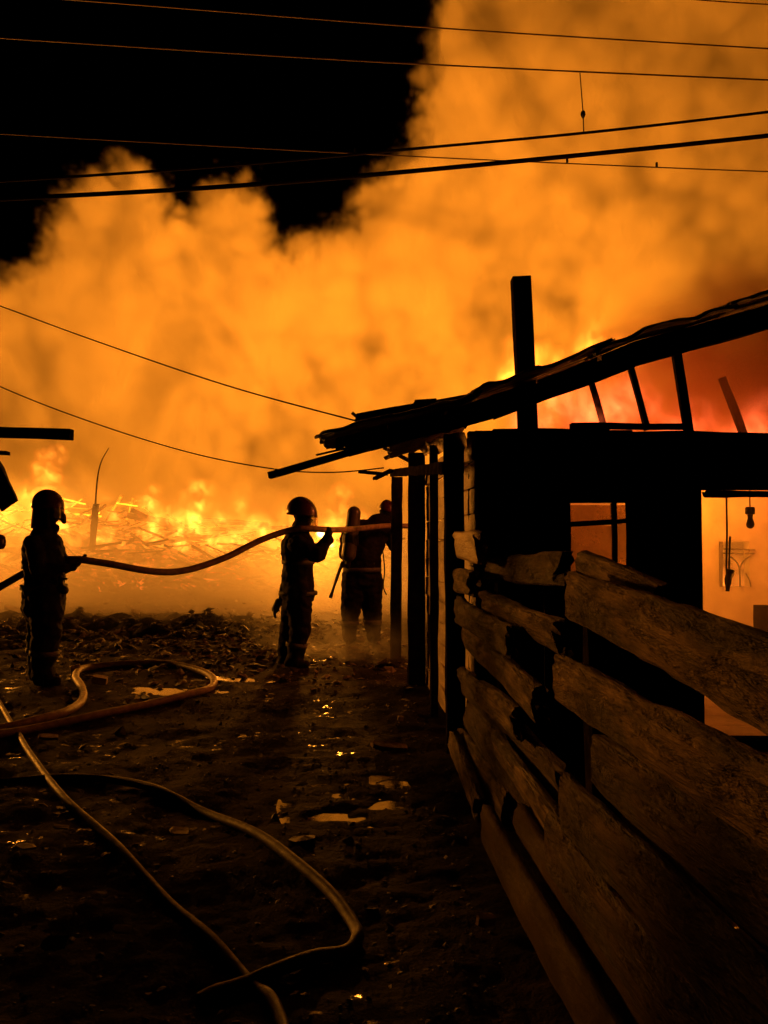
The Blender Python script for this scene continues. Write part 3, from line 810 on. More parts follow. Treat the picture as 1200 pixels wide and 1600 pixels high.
hc = [(-60, 1000), (0, 1100), (25, 1145), (50, 1190), (100, 1250), (180, 1330), (260, 1405), (330, 1470), (390, 1530), (425, 1570), (450, 1640)]
tag(tube('fire_hose', catmull([gp(u, v, 0.02 if v < 1500 else 0.014) for u, v in hc], 10), 0.02, M['brown_hose'], None, 12, wob=0.05), 'straight thin hose running from left edge to bottom centre', 'hose')
hd = [(-120, 1224), (0, 1222), (80, 1220), (160, 1222), (240, 1240), (320, 1268), (400, 1310), (470, 1362), (520, 1402), (552, 1440), (558, 1462), (540, 1482), (490, 1502), (430, 1521), (385, 1534), (335, 1549), (310, 1560)]
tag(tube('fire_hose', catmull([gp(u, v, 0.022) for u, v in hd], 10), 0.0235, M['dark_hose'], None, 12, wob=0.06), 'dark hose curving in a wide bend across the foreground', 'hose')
cp = gp(118, 1052, 0.05)
o = lathe('hose_coupling', [(0.036, -0.05), (0.046, -0.048), (0.046, -0.01), (0.04, 0.0), (0.046, 0.01), (0.046, 0.05), (0.036, 0.052)], 0, 0, lambda v: v, M['sheet'], None)
o.location = cp; o.rotation_euler = (0.2, 1.35, 0.6)
tag(o, 'metal coupling where the looped hose turns by the firefighter', 'coupling')

# ------------------------------------------------------------------ scraps on the mud
def scrap(name, u, v, w, h, rz_, label, cat, m='scrap', tilt=(0.1, 0.15), th=0.008, seed=0):
    q = gp(u, v, 0.02); n = 9; ring = []
    for i in range(n):
        a = 2 * math.pi * i / n; sq = 1.0 / max(abs(math.cos(a)), abs(math.sin(a))) * 0.9
        k = sq * (1 + 0.12 * N3(math.cos(a), math.sin(a), seed, 2.0))
        ring.append(Vector((math.cos(a) * w / 2 * k, math.sin(a) * h / 2 * k, 0.006 * N3(i, seed, 0, 1.3))))
    vs = ring + [r + Vector((0, 0, th)) for r in ring]
    fs = [tuple(range(n - 1, -1, -1)), tuple(range(n, 2 * n))] + [(i, (i + 1) % n, n + (i + 1) % n, n + i) for i in range(n)]
    o = link_mesh(name, mesh(name, vs, fs), M[m]); o.location = q; o.rotation_euler = (tilt[0], tilt[1], rz_)
    return tag(o, label, cat)
scrap('board_scrap', 280, 1300, 0.10, 0.09, 0.3, 'square pale scrap inside the bend of the dark hose', 'scrap', seed=1)
scrap('board_scrap', 95, 1306, 0.08, 0.035, 0.1, 'small pale chip at left near the straight hose', 'scrap', seed=2)
scrap('plank_scrap', 608, 1171, 0.28, 0.12, 0.2, 'flat plank piece on the mud near the fence post', 'scrap', m='wood', seed=3, th=0.03)
scrap('brick_piece', 757, 1455, 0.08, 0.05, 0.5, 'broken brick piece beside the foot of the fence', 'brick', m='wood', seed=4, th=0.03)
scrap('paper_scrap', 40, 1345, 0.09, 0.05, 0.8, 'crumpled pale scrap at the left edge of the mud', 'scrap', seed=5, tilt=(0.3, 0.2))
scrap('paper_scrap', 190, 1457, 0.07, 0.04, 0.2, 'crumpled bit of paper left of the straight hose', 'scrap', seed=6, tilt=(0.25, 0.2))
scrap('rim_scrap', 85, 1478, 0.10, 0.06, 0.1, 'curved rim half buried in the mud at bottom left', 'scrap', seed=7, tilt=(0.5, 0.0), m='iron')
scrap('stone', 625, 1135, 0.05, 0.04, 0.4, 'small bright stone on the mud before the shed', 'stone', seed=8, th=0.03)
scrap('plank_scrap', 75, 1160, 0.14, 0.09, 0.4, 'flat chip just under the looped hose at left', 'scrap', seed=9, m='wood', th=0.02)
scrap('stone', 155, 1070, 0.16, 0.10, 0.1, 'pale stone lying inside the hose loop', 'stone', seed=10, th=0.07)
scrap('stone', 210, 972, 0.17, 0.14, 0.3, 'pale lump on the rubble bank at centre left', 'stone', seed=11, th=0.07, tilt=(0.4, 0.3))
scrap('board_scrap', 30, 960, 0.6, 0.2, 0.2, 'broken board on the rubble at the left edge', 'scrap', seed=12, th=0.05, m='wood', tilt=(0.3, 0.3))
# ------------------------------------------------------------------ firefighters
def cone_data(p0, r0, p1, r1, sx=1.0, sy=1.0, k=14):
    """a closed round cone with half-ball ends"""
    p0, p1 = Vector(p0), Vector(p1); ax = p1 - p0; L = ax.length; ax.normalize()
    up = Vector((0, 0, 1)) if abs(ax.z) < 0.9 else Vector((0, 1, 0))
    s = ax.cross(up).normalized(); u = s.cross(ax).normalized()
    rings = []
    for a in (-80, -50, -20): rings.append((p0 + ax * (r0 * math.sin(R(a))), r0 * math.cos(R(a))))
    rings += [(p0, r0), (p1, r1)]
    for a in (20, 50, 80): rings.append((p1 + ax * (r1 * math.sin(R(a))), r1 * math.cos(R(a))))
    vs, fs = [], []
    for c, r in rings:
        for j in range(k):
            t = 2 * math.pi * j / k
            o = s * (math.cos(t) * r) + u * (math.sin(t) * r)
            vs.append(c + Vector((o.x * sx, o.y * sy, o.z)))
    n = len(rings)
    for i in range(n - 1):
        for j in range(k):
            j2 = (j + 1) % k
            fs.append((i * k + j, i * k + j2, (i + 1) * k + j2, (i + 1) * k + j))
    fs.append(tuple(range(k - 1, -1, -1))); fs.append(tuple((n - 1) * k + j for j in range(k)))
    return vs, fs

def hand(wr, dr, nrm, grip=0.6, s=1.0):
    """palm, four bent fingers and a thumb; wr wrist, dr pointing direction, nrm the palm's facing"""
    wr, dr, nrm = Vector(wr), Vector(dr).normalized(), Vector(nrm).normalized()
    sd = dr.cross(nrm).normalized(); out = []
    out.append(cone_data(wr, 0.030 * s, wr + dr * 0.075 * s, 0.036 * s))
    for i, (o, L) in enumerate(((-0.030, 0.068), (-0.010, 0.078), (0.011, 0.074), (0.031, 0.058))):
        b = wr + dr * 0.085 * s + sd * o * s
        c1 = dr * math.cos(grip * 0.5) + nrm * math.sin(grip * 0.5)
        c2 = dr * math.cos(grip * 1.4) + nrm * math.sin(grip * 1.4)
        c3 = dr * math.cos(grip * 2.3) + nrm * math.sin(grip * 2.3)
        q1 = b + c1 * L * 0.42 * s; q2 = q1 + c2 * L * 0.34 * s; q3 = q2 + c3 * L * 0.26 * s
        out += [cone_data(b, 0.0125 * s, q1, 0.0115 * s, k=8), cone_data(q1, 0.0115 * s, q2, 0.0105 * s, k=8), cone_data(q2, 0.0105 * s, q3, 0.009 * s, k=8)]
    t0 = wr + dr * 0.03 * s - sd * 0.03 * s
    t1 = t0 + (-sd * 0.7 + dr * 0.7 + nrm * 0.3).normalized() * 0.04 * s
    t2 = t1 + (dr * 0.8 + nrm * 0.7 * grip).normalized() * 0.035 * s
    out += [cone_data(t0, 0.014 * s, t1, 0.0135 * s, k=8), cone_data(t1, 0.0135 * s, t2, 0.010 * s, k=8)]
    return out

def blend(name, parts, voxel, m, parent, loc, smooth=4, folds=0.02, fold_scale=7.5, seed=0.0):
    """fuse the pieces into one continuous skin and crease it like heavy cloth"""
    V, Fc = merge(parts)
    me = mesh('tmp', V, Fc); t = bpy.data.objects.new('tmp', me); COL.objects.link(t)
    r = t.modifiers.new('r', 'REMESH'); r.mode = 'VOXEL'; r.voxel_size = voxel; r.use_smooth_shade = True
    if smooth:
        s = t.modifiers.new('s', 'SMOOTH'); s.factor = 0.5; s.iterations = smooth
    dg = bpy.context.evaluated_depsgraph_get()
    new = bpy.data.meshes.new_from_object(t.evaluated_get(dg)); new.name = name
    bpy.data.objects.remove(t); bpy.data.meshes.remove(me)
    if folds:
        nrm = [v.normal.copy() for v in new.vertices]
        for v, n in zip(new.vertices, nrm):
            c = v.co
            k = N3(c.x, c.y, c.z * 1.7, fold_scale, seed) + 0.5 * N3(c.x, c.y, c.z * 1.5, fold_scale * 2.2, seed + 4)
            v.co = c + n * (k * folds)
    new.polygons.foreach_set('use_smooth', [True] * len(new.polygons))
    new.materials.clear()
    o = bpy.data.objects.new(name, new); COL.objects.link(o); new.materials.append(m)
    o.parent = parent
    return o

def head_parts(c, f, s=1.0):
    """skull, jaw, nose and ears; c centre, f facing direction"""
    c, f = Vector(c), Vector(f).normalized(); sd = f.cross(Vector((0, 0, 1))).normalized(); u = Vector((0, 0, 1))
    out = [cone_data(c + u * 0.035 - f * 0.01, 0.092, c + u * 0.02 + f * 0.015, 0.088), cone_data(c - u * 0.045 + f * 0.03, 0.062, c - u * 0.075 + f * 0.055, 0.036),
           cone_data(c + f * 0.095 + u * 0.01, 0.012, c + f * 0.115 - u * 0.022, 0.016), cone_data(c + f * 0.085 - u * 0.05, 0.014, c + f * 0.088 - u * 0.052, 0.014)]
    for k in (-1, 1):
        out.append(cone_data(c + sd * k * 0.085 - f * 0.005 + u * 0.012, 0.018, c + sd * k * 0.088 - f * 0.005 - u * 0.02, 0.013))
        out.append(cone_data(c + f * 0.078 + sd * k * 0.032 + u * 0.012, 0.014, c + f * 0.079 + sd * k * 0.034 + u * 0.012, 0.014))
    return out

def helmet(parent, c, f, flap=True, sc=1.0):
    c, f = Vector(c), Vector(f).normalized(); sd = f.cross(Vector((0, 0, 1))).normalized(); u = Vector((0, 0, 1))
    def loc(a, b, h): return c + (f * a + sd * b + u * h) * sc
    vs, fs = [], []; k = 28; rings = []
    for i in range(9):
        a = i / 8 * math.pi / 2
        rings.append((math.cos(a), math.sin(a)))
    prof = [(0.96, -0.11), (1.02, -0.105), (1.035, -0.04)] + [(r * 1.04, h * 0.165) for r, h in rings]
    for r, h in prof:
        for j in range(k):
            t = 2 * math.pi * j / k
            brim = 0.012 * max(0, math.cos(t)) if r > 1.05 else 0
            if h < -0.02 and math.cos(t) > 0.2: h = -0.02
            crest = 0.010 * math.exp(-(math.sin(t) * r / 0.18) ** 2) if 0 < h else 0
            vs.append(loc(math.cos(t) * 0.150 * max(r, 0.02) + brim * math.cos(t), math.sin(t) * 0.122 * max(r, 0.02), h + crest))
    n = len(prof)
    for i in range(n - 1):
        for j in range(k):
            j2 = (j + 1) % k
            fs.append((i * k + j, i * k + j2, (i + 1) * k + j2, (i + 1) * k + j))
    fs.append(tuple((n - 1) * k + j for j in range(k)))
    o = link_local('helmet', fix_normals(mesh('helmet', vs, fs, True)), M['helmet'], parent)
    s_ = o.modifiers.new('t', 'SOLIDIFY'); s_.thickness = 0.006
    # clear visor over the face
    vs, fs = [], []
    for i in range(7):
        h = -0.01 - 0.10 * i / 6
        for j in range(15):
            t = R(-68 + 136 * j / 14)
            w = 1.06 - 0.03 * (i / 6)
            vs.append(loc(math.cos(t) * 0.150 * w, math.sin(t) * 0.120 * w, h))
    for i in range(6):
        for j in range(14):
            a = i * 15 + j; fs.append((a, a + 1, a + 16, a + 15))
    v = link_local('visor', mesh('visor', vs, fs, True), M['glass'], o, nested=True)
    if flap:
        vs, fs = [], []
        for i in range(8):
            q = i / 7; h = -0.02 - 0.20 * q
            for j in range(21):
                t = R(75 + 210 * j / 20)
                w = 1.0 + 0.10 * q + 0.05 * N3(j * 0.4, q * 2, 0, 1.0) * q
                vs.append(loc(math.cos(t) * 0.140 * w, math.sin(t) * 0.118 * w, h))
        for i in range(7):
            for j in range(20):
                a = i * 21 + j; fs.append((a, a + 1, a + 22, a + 21))
        fl = link_local('neck_flap', mesh('neck_flap', vs, fs, True), M['turnout'], o, nested=True)
        s2 = fl.modifiers.new('t', 'SOLIDIFY'); s2.thickness = 0.008
    return o

def link_local(name, me, m, parent, nested=False):
    o = bpy.data.objects.new(name, me); COL.objects.link(o); o.parent = parent
    if not me.materials: me.materials.append(m)
    return o

def band(name, parent, p0, p1, rx, ry, m, h=0.05):
    """a strip of tape round a limb or the jacket, between two heights of an ellipse"""
    p0, p1 = Vector(p0), Vector(p1); ax = (p1 - p0).normalized()
    up = Vector((0, 1, 0)); s = ax.cross(up).normalized(); u = s.cross(ax).normalized()
    vs, fs = [], []; k = 28
    for c in (p0, p1):
        for j in range(k):
            t = 2 * math.pi * j / k; w = 1 + 0.03 * N3(math.cos(t), math.sin(t), c.z, 3.0)
            vs.append(c + s * (math.cos(t) * rx * w) + u * (math.sin(t) * ry * w))
    for j in range(k): fs.append((j, (j + 1) % k, k + (j + 1) % k, k + j))
    o = link_local(name, fix_normals(mesh(name, vs, fs, True)), m, parent)
    s_ = o.modifiers.new('t', 'SOLIDIFY'); s_.thickness = 0.004; s_.offset = 1
    return o

def person(label, base): 
    o = empty('person', base); return tag(o, label, 'person', 'firefighters handling the hose')

C = cone_data
# --- left firefighter: facing right, hose at the hip (local x to the right, y away, z up)
q = G(70, 1070); base = Vector((P(70, 842, 7.6).x, 7.6, gh(q.x, 7.6)))
p1 = person('left firefighter in dark turnout gear and neck flap, holding the hose at hip', base)
S = 1 / 158.0
parts = [C((-0.09, 0.10, 0.12), 0.10, (-0.07, 0.10, 0.50), 0.135), C((-0.07, 0.10, 0.50), 0.135, (-0.03, 0.07, 0.88), 0.17),
         C((0.04, -0.10, 0.12), 0.105, (0.07, -0.10, 0.50), 0.14), C((0.07, -0.10, 0.50), 0.14, (0.04, -0.06, 0.88), 0.18),
         C((0.0, -0.07, 1.475), 0.10, (0.0, 0.07, 1.475), 0.10), C((0.0, 0.0, 0.74), 0.20, (0.0, 0.0, 0.95), 0.20),
         C((-0.10, 0.10, 0.06), 0.06, (0.07, 0.11, 0.045), 0.05), C((0.01, -0.10, 0.06), 0.06, (0.17, -0.09, 0.045), 0.05),
         C((0.0, 0.0, 0.84), 0.195, (0.0, 0.0, 1.08), 0.185, 1.0, 1.0), C((0.0, 0.0, 1.08), 0.185, (-0.01, 0, 1.34), 0.195, 1.0, 1.1),
         C((-0.01, -0.09, 1.41), 0.115, (-0.01, 0.09, 1.41), 0.115), C((0.0, 0, 1.45), 0.085, (0.02, 0, 1.57), 0.07),
         C((0.06, 0, 1.50), 0.05, (0.10, 0.0, 1.53), 0.045), C((0.03, -0.06, 1.48), 0.07, (0.03, 0.06, 1.48), 0.07),
         # near arm
         C((-0.02, -0.20, 1.38), 0.092, (0.05, -0.24, 1.12), 0.075), C((0.05, -0.24, 1.12), 0.075, (0.24, -0.14, 1.155), 0.052),
         # far arm
         C((0.0, 0.20, 1.38), 0.09, (0.09, 0.25, 1.13), 0.072), C((0.09, 0.25, 1.13), 0.072, (0.24, 0.21, 1.21), 0.05)]
parts += hand((0.25, -0.12, 1.155), (0.8, 0.45, 0.1), (0.1, 0.6, 1), 0.75) + hand((0.25, 0.20, 1.21), (0.7, -0.6, 0.1), (0, -0.3, 1), 0.7)
parts += head_parts((0.035, 0, 1.70), (1, 0.25, -0.05))
blend('body', parts, 0.014, M['turnout'], p1, base, seed=1.0)
helmet(p1, (0.025, 0, 1.745), (1, 0.25, -0.05))
band('reflective_stripe', p1, (-0.005, 0, 1.135), (-0.005, 0, 1.185), 0.20, 0.205, M['stripe'])
band('reflective_stripe', p1, (0.0, 0, 0.93), (0.0, 0, 0.98), 0.214, 0.214, M['stripe'])
band('reflective_stripe', p1, (0.055, -0.10, 0.30), (0.058, -0.10, 0.35), 0.132, 0.128, M['stripe'])
band('reflective_stripe', p1, (-0.08, 0.10, 0.30), (-0.078, 0.10, 0.35), 0.126, 0.124, M['stripe'])
# breathing mask and the gear hanging from the belt
blend('mask', [C((0.125, 0.03, 1.665), 0.055, (0.155, 0.035, 1.65), 0.04), C((0.165, 0.04, 1.63), 0.028, (0.17, 0.04, 1.60), 0.026)], 0.008, M['black'], p1, base, 2, 0)
blend('belt_pouch', [C((0.20, -0.10, 1.06), 0.02, (0.21, -0.10, 0.98), 0.03), C((0.21, -0.10, 0.96), 0.035, (0.24, -0.10, 0.93), 0.045), C((0.22, -0.1, 1.04), 0.012, (0.26, -0.1, 1.04), 0.014)], 0.008, M['black'], p1, base, 1, 0)

# --- middle firefighter: facing right, hose on the shoulder, one hand up on it
q = G(455, 1038); base = Vector((P(455, 842, 8.85).x, 8.85, gh(q.x, 8.85)))
p2 = person('middle firefighter carrying the hose on his shoulder, seen from the side', base)
def L2(u, v, y=0.0): return ((u - 455) / 135.8, y, (1038 - v) / 135.8)
parts = [C(L2(445, 1022, 0.10), 0.09, L2(452, 975, 0.10), 0.12), C(L2(452, 975, 0.10), 0.12, L2(464, 915, 0.07), 0.16),
         C(L2(462, 1024, -0.09), 0.095, L2(472, 975, -0.09), 0.125), C(L2(472, 975, -0.09), 0.125, L2(466, 915, -0.06), 0.165),
         C(L2(440, 1030, 0.10), 0.058, L2(463, 1032, 0.12), 0.045), C(L2(455, 1030, -0.09), 0.06, L2(480, 1032, -0.08), 0.048),
         C(L2(465, 924), 0.185, L2(465, 888), 0.175), C(L2(465, 888), 0.175, L2(466, 850), 0.20, 1.0, 1.15), C(L2(478, 924), 0.11, L2(472, 890), 0.11),
         C(L2(464, 846, -0.10), 0.115, L2(464, 846, 0.10), 0.115), C(L2(467, 836), 0.115, L2(471, 818), 0.10),
         C(L2(468, 846, -0.21), 0.11, L2(499, 862, -0.27), 0.092), C(L2(499, 862, -0.27), 0.094, L2(514, 838, -0.17), 0.062),
         C(L2(458, 848, 0.21), 0.085, L2(446, 890, 0.24), 0.07), C(L2(446, 890, 0.24), 0.07, L2(440, 930, 0.16), 0.048)]
parts += hand(L2(514, 836, -0.16), (0.15, 0.15, 1), (-0.6, 1, 0.0), 0.8, 1.05) + hand(L2(440, 930, 0.16), (-0.55, 0, -1), (1, -0.3, -0.2), 0.35, 1.15)
parts += head_parts(L2(473, 806), (1, 0.12, -0.12))
blend('body', parts, 0.014, M['turnout'], p2, base, seed=5.0)
helmet(p2, Vector(L2(471.5, 799)), (1, 0.12, -0.10), flap=False, sc=1.15)
for (a, b_, rx, ry) in ((877, 871, 0.19, 0.21), (925, 919, 0.215, 0.20)):
    band('reflective_stripe', p2, L2(466, a), L2(466, b_), rx, ry, M['stripe'])
band('reflective_stripe', p2, L2(465, 1004, -0.09), L2(466, 997, -0.09), 0.12, 0.115, M['stripe'])
blend('hanging_glove', hand(L2(437, 934, -0.10), (-0.35, 0, -1), (1, 0, 0), 0.3, 1.25), 0.008, M['black'], p2, base, 1, 0)

# --- right firefighter: back three-quarter view, air tank, stooping to the right behind the post
q = G(568, 1005); base = Vector((P(565, 842, 10.6).x, 10.6, gh(0, 10.6)))
p3 = person('right firefighter with air tank stooping behind the shed post in smoke', base)
def L3(u, v, y=0.0): return ((u - 570) / 113.4, y, (1005 - v) / 113.4)
parts = [C(L3(551, 992, -0.05), 0.10, L3(553, 955, -0.05), 0.135), C(L3(553, 955, -0.05), 0.135, L3(560, 900, -0.02), 0.185),
         C(L3(588, 992, 0.05), 0.10, L3(587, 955, 0.05), 0.135), C(L3(587, 955, 0.05), 0.135, L3(582, 900, 0.02), 0.185),
         C(L3(550, 999, -0.05), 0.055, L3(553, 1001, 0.12), 0.045), C(L3(588, 999, 0.05), 0.055, L3(596, 1001, 0.20), 0.045),
         C(L3(571, 905), 0.21, L3(571, 868), 0.22, 1.2, 1.0), C(L3(571, 868), 0.22, L3(583, 838, 0.12), 0.225, 1.15, 1.0),
         C(L3(560, 828, 0.08), 0.14, L3(606, 824, 0.18), 0.13), C(L3(592, 816, 0.16), 0.125, L3(609, 811, 0.24), 0.105),
         C(L3(606, 828, 0.14), 0.10, L3(620, 852, 0.30), 0.08), C(L3(620, 852, 0.30), 0.08, L3(612, 832, 0.48), 0.055),
         C(L3(548, 832, 0.06), 0.10, L3(542, 866, 0.16), 0.085), C(L3(542, 866, 0.16), 0.085, L3(572, 848, 0.42), 0.055)]
parts += hand(L3(612, 832, 0.49), (0.1, 0.5, 0.8), (-0.8, 0.3, 0), 0.8) + hand(L3(573, 847, 0.43), (0.8, 0.5, 0.6), (0, 0, 1), 0.8)
parts += head_parts(L3(613, 803, 0.28), (0.8, 0.6, -0.2))
blend('body', parts, 0.014, M['turnout'], p3, base, seed=9.0)
helmet(p3, Vector(L3(613, 799, 0.28)), (0.8, 0.6, -0.25))
tk = [C(L3(559, 802, -0.20), 0.095, L3(551, 866, -0.24), 0.10)]
tankp = blend('air_tank', tk, 0.012, M['tank'], p3, base, 3, 0)
blend('tank_valve', [C(L3(551, 872, -0.24), 0.045, L3(550, 884, -0.24), 0.03), C(L3(546, 882, -0.24), 0.02, L3(540, 884, -0.25), 0.022)], 0.008, M['black'], tankp, base, 1, 0)
blend('tank_harness', [C(L3(554, 840, -0.22), 0.115, L3(554, 846, -0.22), 0.115, 1.0, 0.95), C(L3(590, 830, -0.05), 0.025, L3(588, 880, -0.14), 0.025)], 0.01, M['black'], p3, base, 1, 0)
band('reflective_stripe', p3, L3(571, 893), L3(571, 886), 0.262, 0.225, M['stripe'])
band('reflective_stripe', p3, L3(552, 975, -0.05), L3(552, 968, -0.05), 0.126, 0.126, M['stripe'])
band('reflective_stripe', p3, L3(587.5, 975, 0.05), L3(587.5, 968, 0.05), 0.126, 0.126, M['stripe'])
ax_ = tube('tool_handle', [base + Vector(L3(542, 876, -0.2)), base + Vector(L3(532, 904, -0.2)), base + Vector(L3(523, 932, -0.2))], [0.022, 0.022, 0.026], M['black'], None, 8)
tag(ax_, 'straight tool handle hanging from the right firefighter belt', 'tool')
strap = tube('loose_strap', catmull([base + Vector(L3(603, 860, -0.1)), base + Vector(L3(606, 890, -0.1)), base + Vector(L3(604, 915, -0.1)), base + Vector(L3(609, 928, -0.1))], 6), 0.009, M['black'], None, 6)
strap.parent = p3; strap.location = -base
VOX = 0.21
# the big plume: puffs fill the outline of the cloud, 42 to 58 m away
DP = 46.0
OUT = [(-160, 560), (-60, 450), (5, 425), (55, 400), (75, 350), (100, 300), (140, 272), (200, 262), (250, 285), (268, 322),
       (300, 330), (320, 298), (385, 288), (408, 330), (412, 392), (448, 398), (475, 365), (530, 342),
       (548, 290), (580, 262), (640, 230), (645, 160), (660, 70), (675, -20), (690, -140),
       (1400, -140), (1400, 900), (-160, 900)]
def in_poly(x, y, poly):
    c = False; j = len(poly) - 1
    for i in range(len(poly)):
        xi, yi = poly[i]; xj, yj = poly[j]
        if (yi > y) != (yj > y) and x < (xj - xi) * (y - yi) / (yj - yi) + xi: c = not c
        j = i
    return c
def edge_dist(x, y, poly):
    best = 1e9
    for i in range(len(poly)):
        ax, ay = poly[i]; bx, by = poly[(i + 1) % len(poly)]
        t = max(0, min(1, ((x - ax) * (bx - ax) + (y - ay) * (by - ay)) / ((bx - ax) ** 2 + (by - ay) ** 2)))
        best = min(best, math.hypot(x - ax - t * (bx - ax), y - ay - t * (by - ay)))
    return best
rng = random.Random(11)
pts, rad = [], []
def puff(u, v, d, slack=0.1):
    if not in_poly(u, v, OUT): return
    ppm = FPX / d; r = min(3.4, edge_dist(u, v, OUT) / ppm + slack)
    if r > 0.4: pts.append(P(u, v, d)); rad.append(r)
for i in range(9000):
    u, v = rng.uniform(-160, 1400), rng.uniform(-140, 900)
    puff(u, v, DP + (rng.uniform(-1.2, 1.5) if i % 3 else rng.uniform(1, 7)))
rad = [min(r, 2.2) for r in rad]
for i in range(1800):      # knobbly rim
    k = rng.randrange(len(OUT) - 3); t = rng.random()
    u = OUT[k][0] + (OUT[k + 1][0] - OUT[k][0]) * t + rng.gauss(0, 40); v = OUT[k][1] + (OUT[k + 1][1] - OUT[k][1]) * t + rng.gauss(0, 40)
    puff(u, v, DP + rng.uniform(-2, 4), 0.2)
rad = [min(r, 2.2) for r in rad]
def plume_field(nt, p, ins):
    core = ins.rad.smooth(1.3, 2.2)                   # 0 at the knobbly rim, 1 well inside the cloud
    lo = nz(nt, p, 0.12, 3.0, 0.5)
    b1 = (nz(nt, p, 0.45, 0.0) - 0.5).abs()
    b2 = (nz(nt, p, 1.0, 0.0) - 0.5).abs()
    b3 = (nz(nt, p, 2.3, 1.0, 0.6) - 0.5).abs()
    d = ins * 0.8 + (lo - 0.5) * 3.0 + (b1 * 2.2 + b2 * 1.7 + b3 * 1.6 - 0.70) * (1.0 - core * 0.8)
    body = d.smooth(0.0, core * 1.3 + 0.7)
    x, y, z = xyz(nt, p)
    inner = nz(nt, vec(nt, x + z * 0.4, y, z * 0.6), 0.11, 6.0, 0.55, dist=1.4).smooth(0.33, 0.66) * 0.95 + 0.22
    return body * inner
volume('smoke', pts, rad, (-32, 40, -1), (34, 60, 40), VOX, plume_field,
       smoke_mat('smoke', (0.88, 0.86, 0.84), 0.85), 'huge billowing smoke cloud lit orange by the fire')

# smoke hugging the ground in front of the fire
def low_field(nt, p, ins):
    x, y, z = xyz(nt, p)
    n = nz(nt, p, 0.45, 4.0, 0.55, dist=0.5)
    top = nz(nt, vec(nt, x, y, 0.0), 0.18, 2.0) * 3.0 + 0.3 + y.smooth(18.0, 23.0) * 1.6
    return (n - 0.22).max(0.0) * (top - z).smooth(-0.3, 1.2) * y.smooth(10.8, 14.5) * (25.0 - y).smooth(0.0, 4.5) * z.smooth(-0.6, 0.1)
volume('ground_smoke', [(0, 20, 0)], [1.0], (-24, 10.5, -0.5), (16, 25.5, 6.0), 0.22, low_field,
       smoke_mat('ground_smoke', (0.85, 0.8, 0.75), 0.45, 0.6), 'orange lit smoke drifting low over the ground before the fire')

# flames
def flame_field(th, hi, seed):
    def f(nt, p, ins):
        x, y, z = xyz(nt, p)
        w = nz(nt, vec(nt, x + seed, y, z * 0.7), 0.7, 2.0)
        w2 = nz(nt, vec(nt, x + seed + 40, y, z * 0.7), 0.9, 2.0)
        q = vec(nt, x + (w - 0.5) * 2.2 + z * 0.25, y + (w2 - 0.5) * 2.0, z * 0.55 + seed)
        n = nz(nt, q, 1.7, 4.0, 0.65)
        sheet = 1.0 - ((n - 0.5) * 13.0).abs()
        fine = nz(nt, vec(nt, x + seed, y, z * 0.7), 2.4, 4.0, 0.7)
        return (sheet.max(0.0).pow(1.5) * (fine - 0.43).max(0.0) * 9.0) * ins.smooth(-0.1, 0.8)
    return f
def fire(name, pts, rad, voxel, strength, label, seed, **kw):
    pa = np.array([tuple(p) for p in pts]); ra = np.array(rad)
    lo = (pa - ra[:, None]).min(0) - 0.3; hi = (pa + ra[:, None]).max(0) + 0.3
    lo[2] = max(lo[2], -0.2)
    return volume(name, pts, rad, tuple(lo), tuple(hi), voxel, flame_field(0, 0, seed), flame_mat(name, strength, **kw), label)
rng = random.Random(5)
def scatter(n, spots, dr, rmin, rmax):
    """spots: (u, v_base, v_top, half width in px, weight)"""
    ps, rs_ = [], []
    for i in range(n):
        u0, vb, vt, hw, _ = rng.choices(spots, [q[4] for q in spots])[0]
        u = rng.gauss(u0, hw * 0.5); d = rng.uniform(*dr); t = rng.random() ** 1.5
        k = math.exp(-((u - u0) / hw) ** 2)
        v = vb + (vt - vb) * t * k
        ps.append(P(u, v, d)); rs_.append(rng.uniform(rmin, rmax) * (1 - 0.45 * t))
    return ps, rs_
pts, rad = scatter(260, [(-10, 905, 770, 60, 4), (78, 890, 700, 60, 6), (60, 840, 730, 60, 3), (170, 860, 770, 50, 2), (235, 850, 755, 45, 2.2), (305, 850, 745, 38, 4), (380, 850, 785, 60, 2), (445, 845, 770, 35, 1.5), (540, 850, 760, 40, 2.5)], (22.5, 25.5), 0.28, 0.72)
fire('flames', pts, rad, 0.06, 15.0, 'bright yellow flames along the burning debris heap', 3.0)
pts, rad = scatter(90, [(15, 915, 870, 50, 2), (130, 900, 868, 70, 2), (240, 890, 860, 60, 3), (330, 885, 862, 40, 1), (420, 885, 862, 50, 2.5), (520, 866, 812, 22, 4), (560, 860, 800, 30, 2)], (18.5, 20.8), 0.12, 0.30)
fire('flames', pts, rad, 0.05, 28.0, 'low flames on the ground in front of the heap', 8.0)
def core_field(nt, p, ins):
    return ins.smooth(0.0, 0.07) * (nz(nt, p, 9.0, 3.0).smooth(0.2, 0.5) * 0.6 + 0.4)
c0 = P(501, 834, 17.0); c1 = P(518, 852, 17.1); c2 = P(512, 842, 17.05)
volume('flames', [c0, c2, c1], [0.12, 0.10, 0.08], tuple(Vector(c0) - Vector((0.4, 0.3, 0.5))), tuple(Vector(c0) + Vector((0.6, 0.4, 0.3))), 0.025, core_field,
       flame_mat('white_flame', 60.0, hot=(1.0, 0.72, 0.30), cool=(1.0, 0.5, 0.1)), 'white hot flame behind the middle firefighter arm')
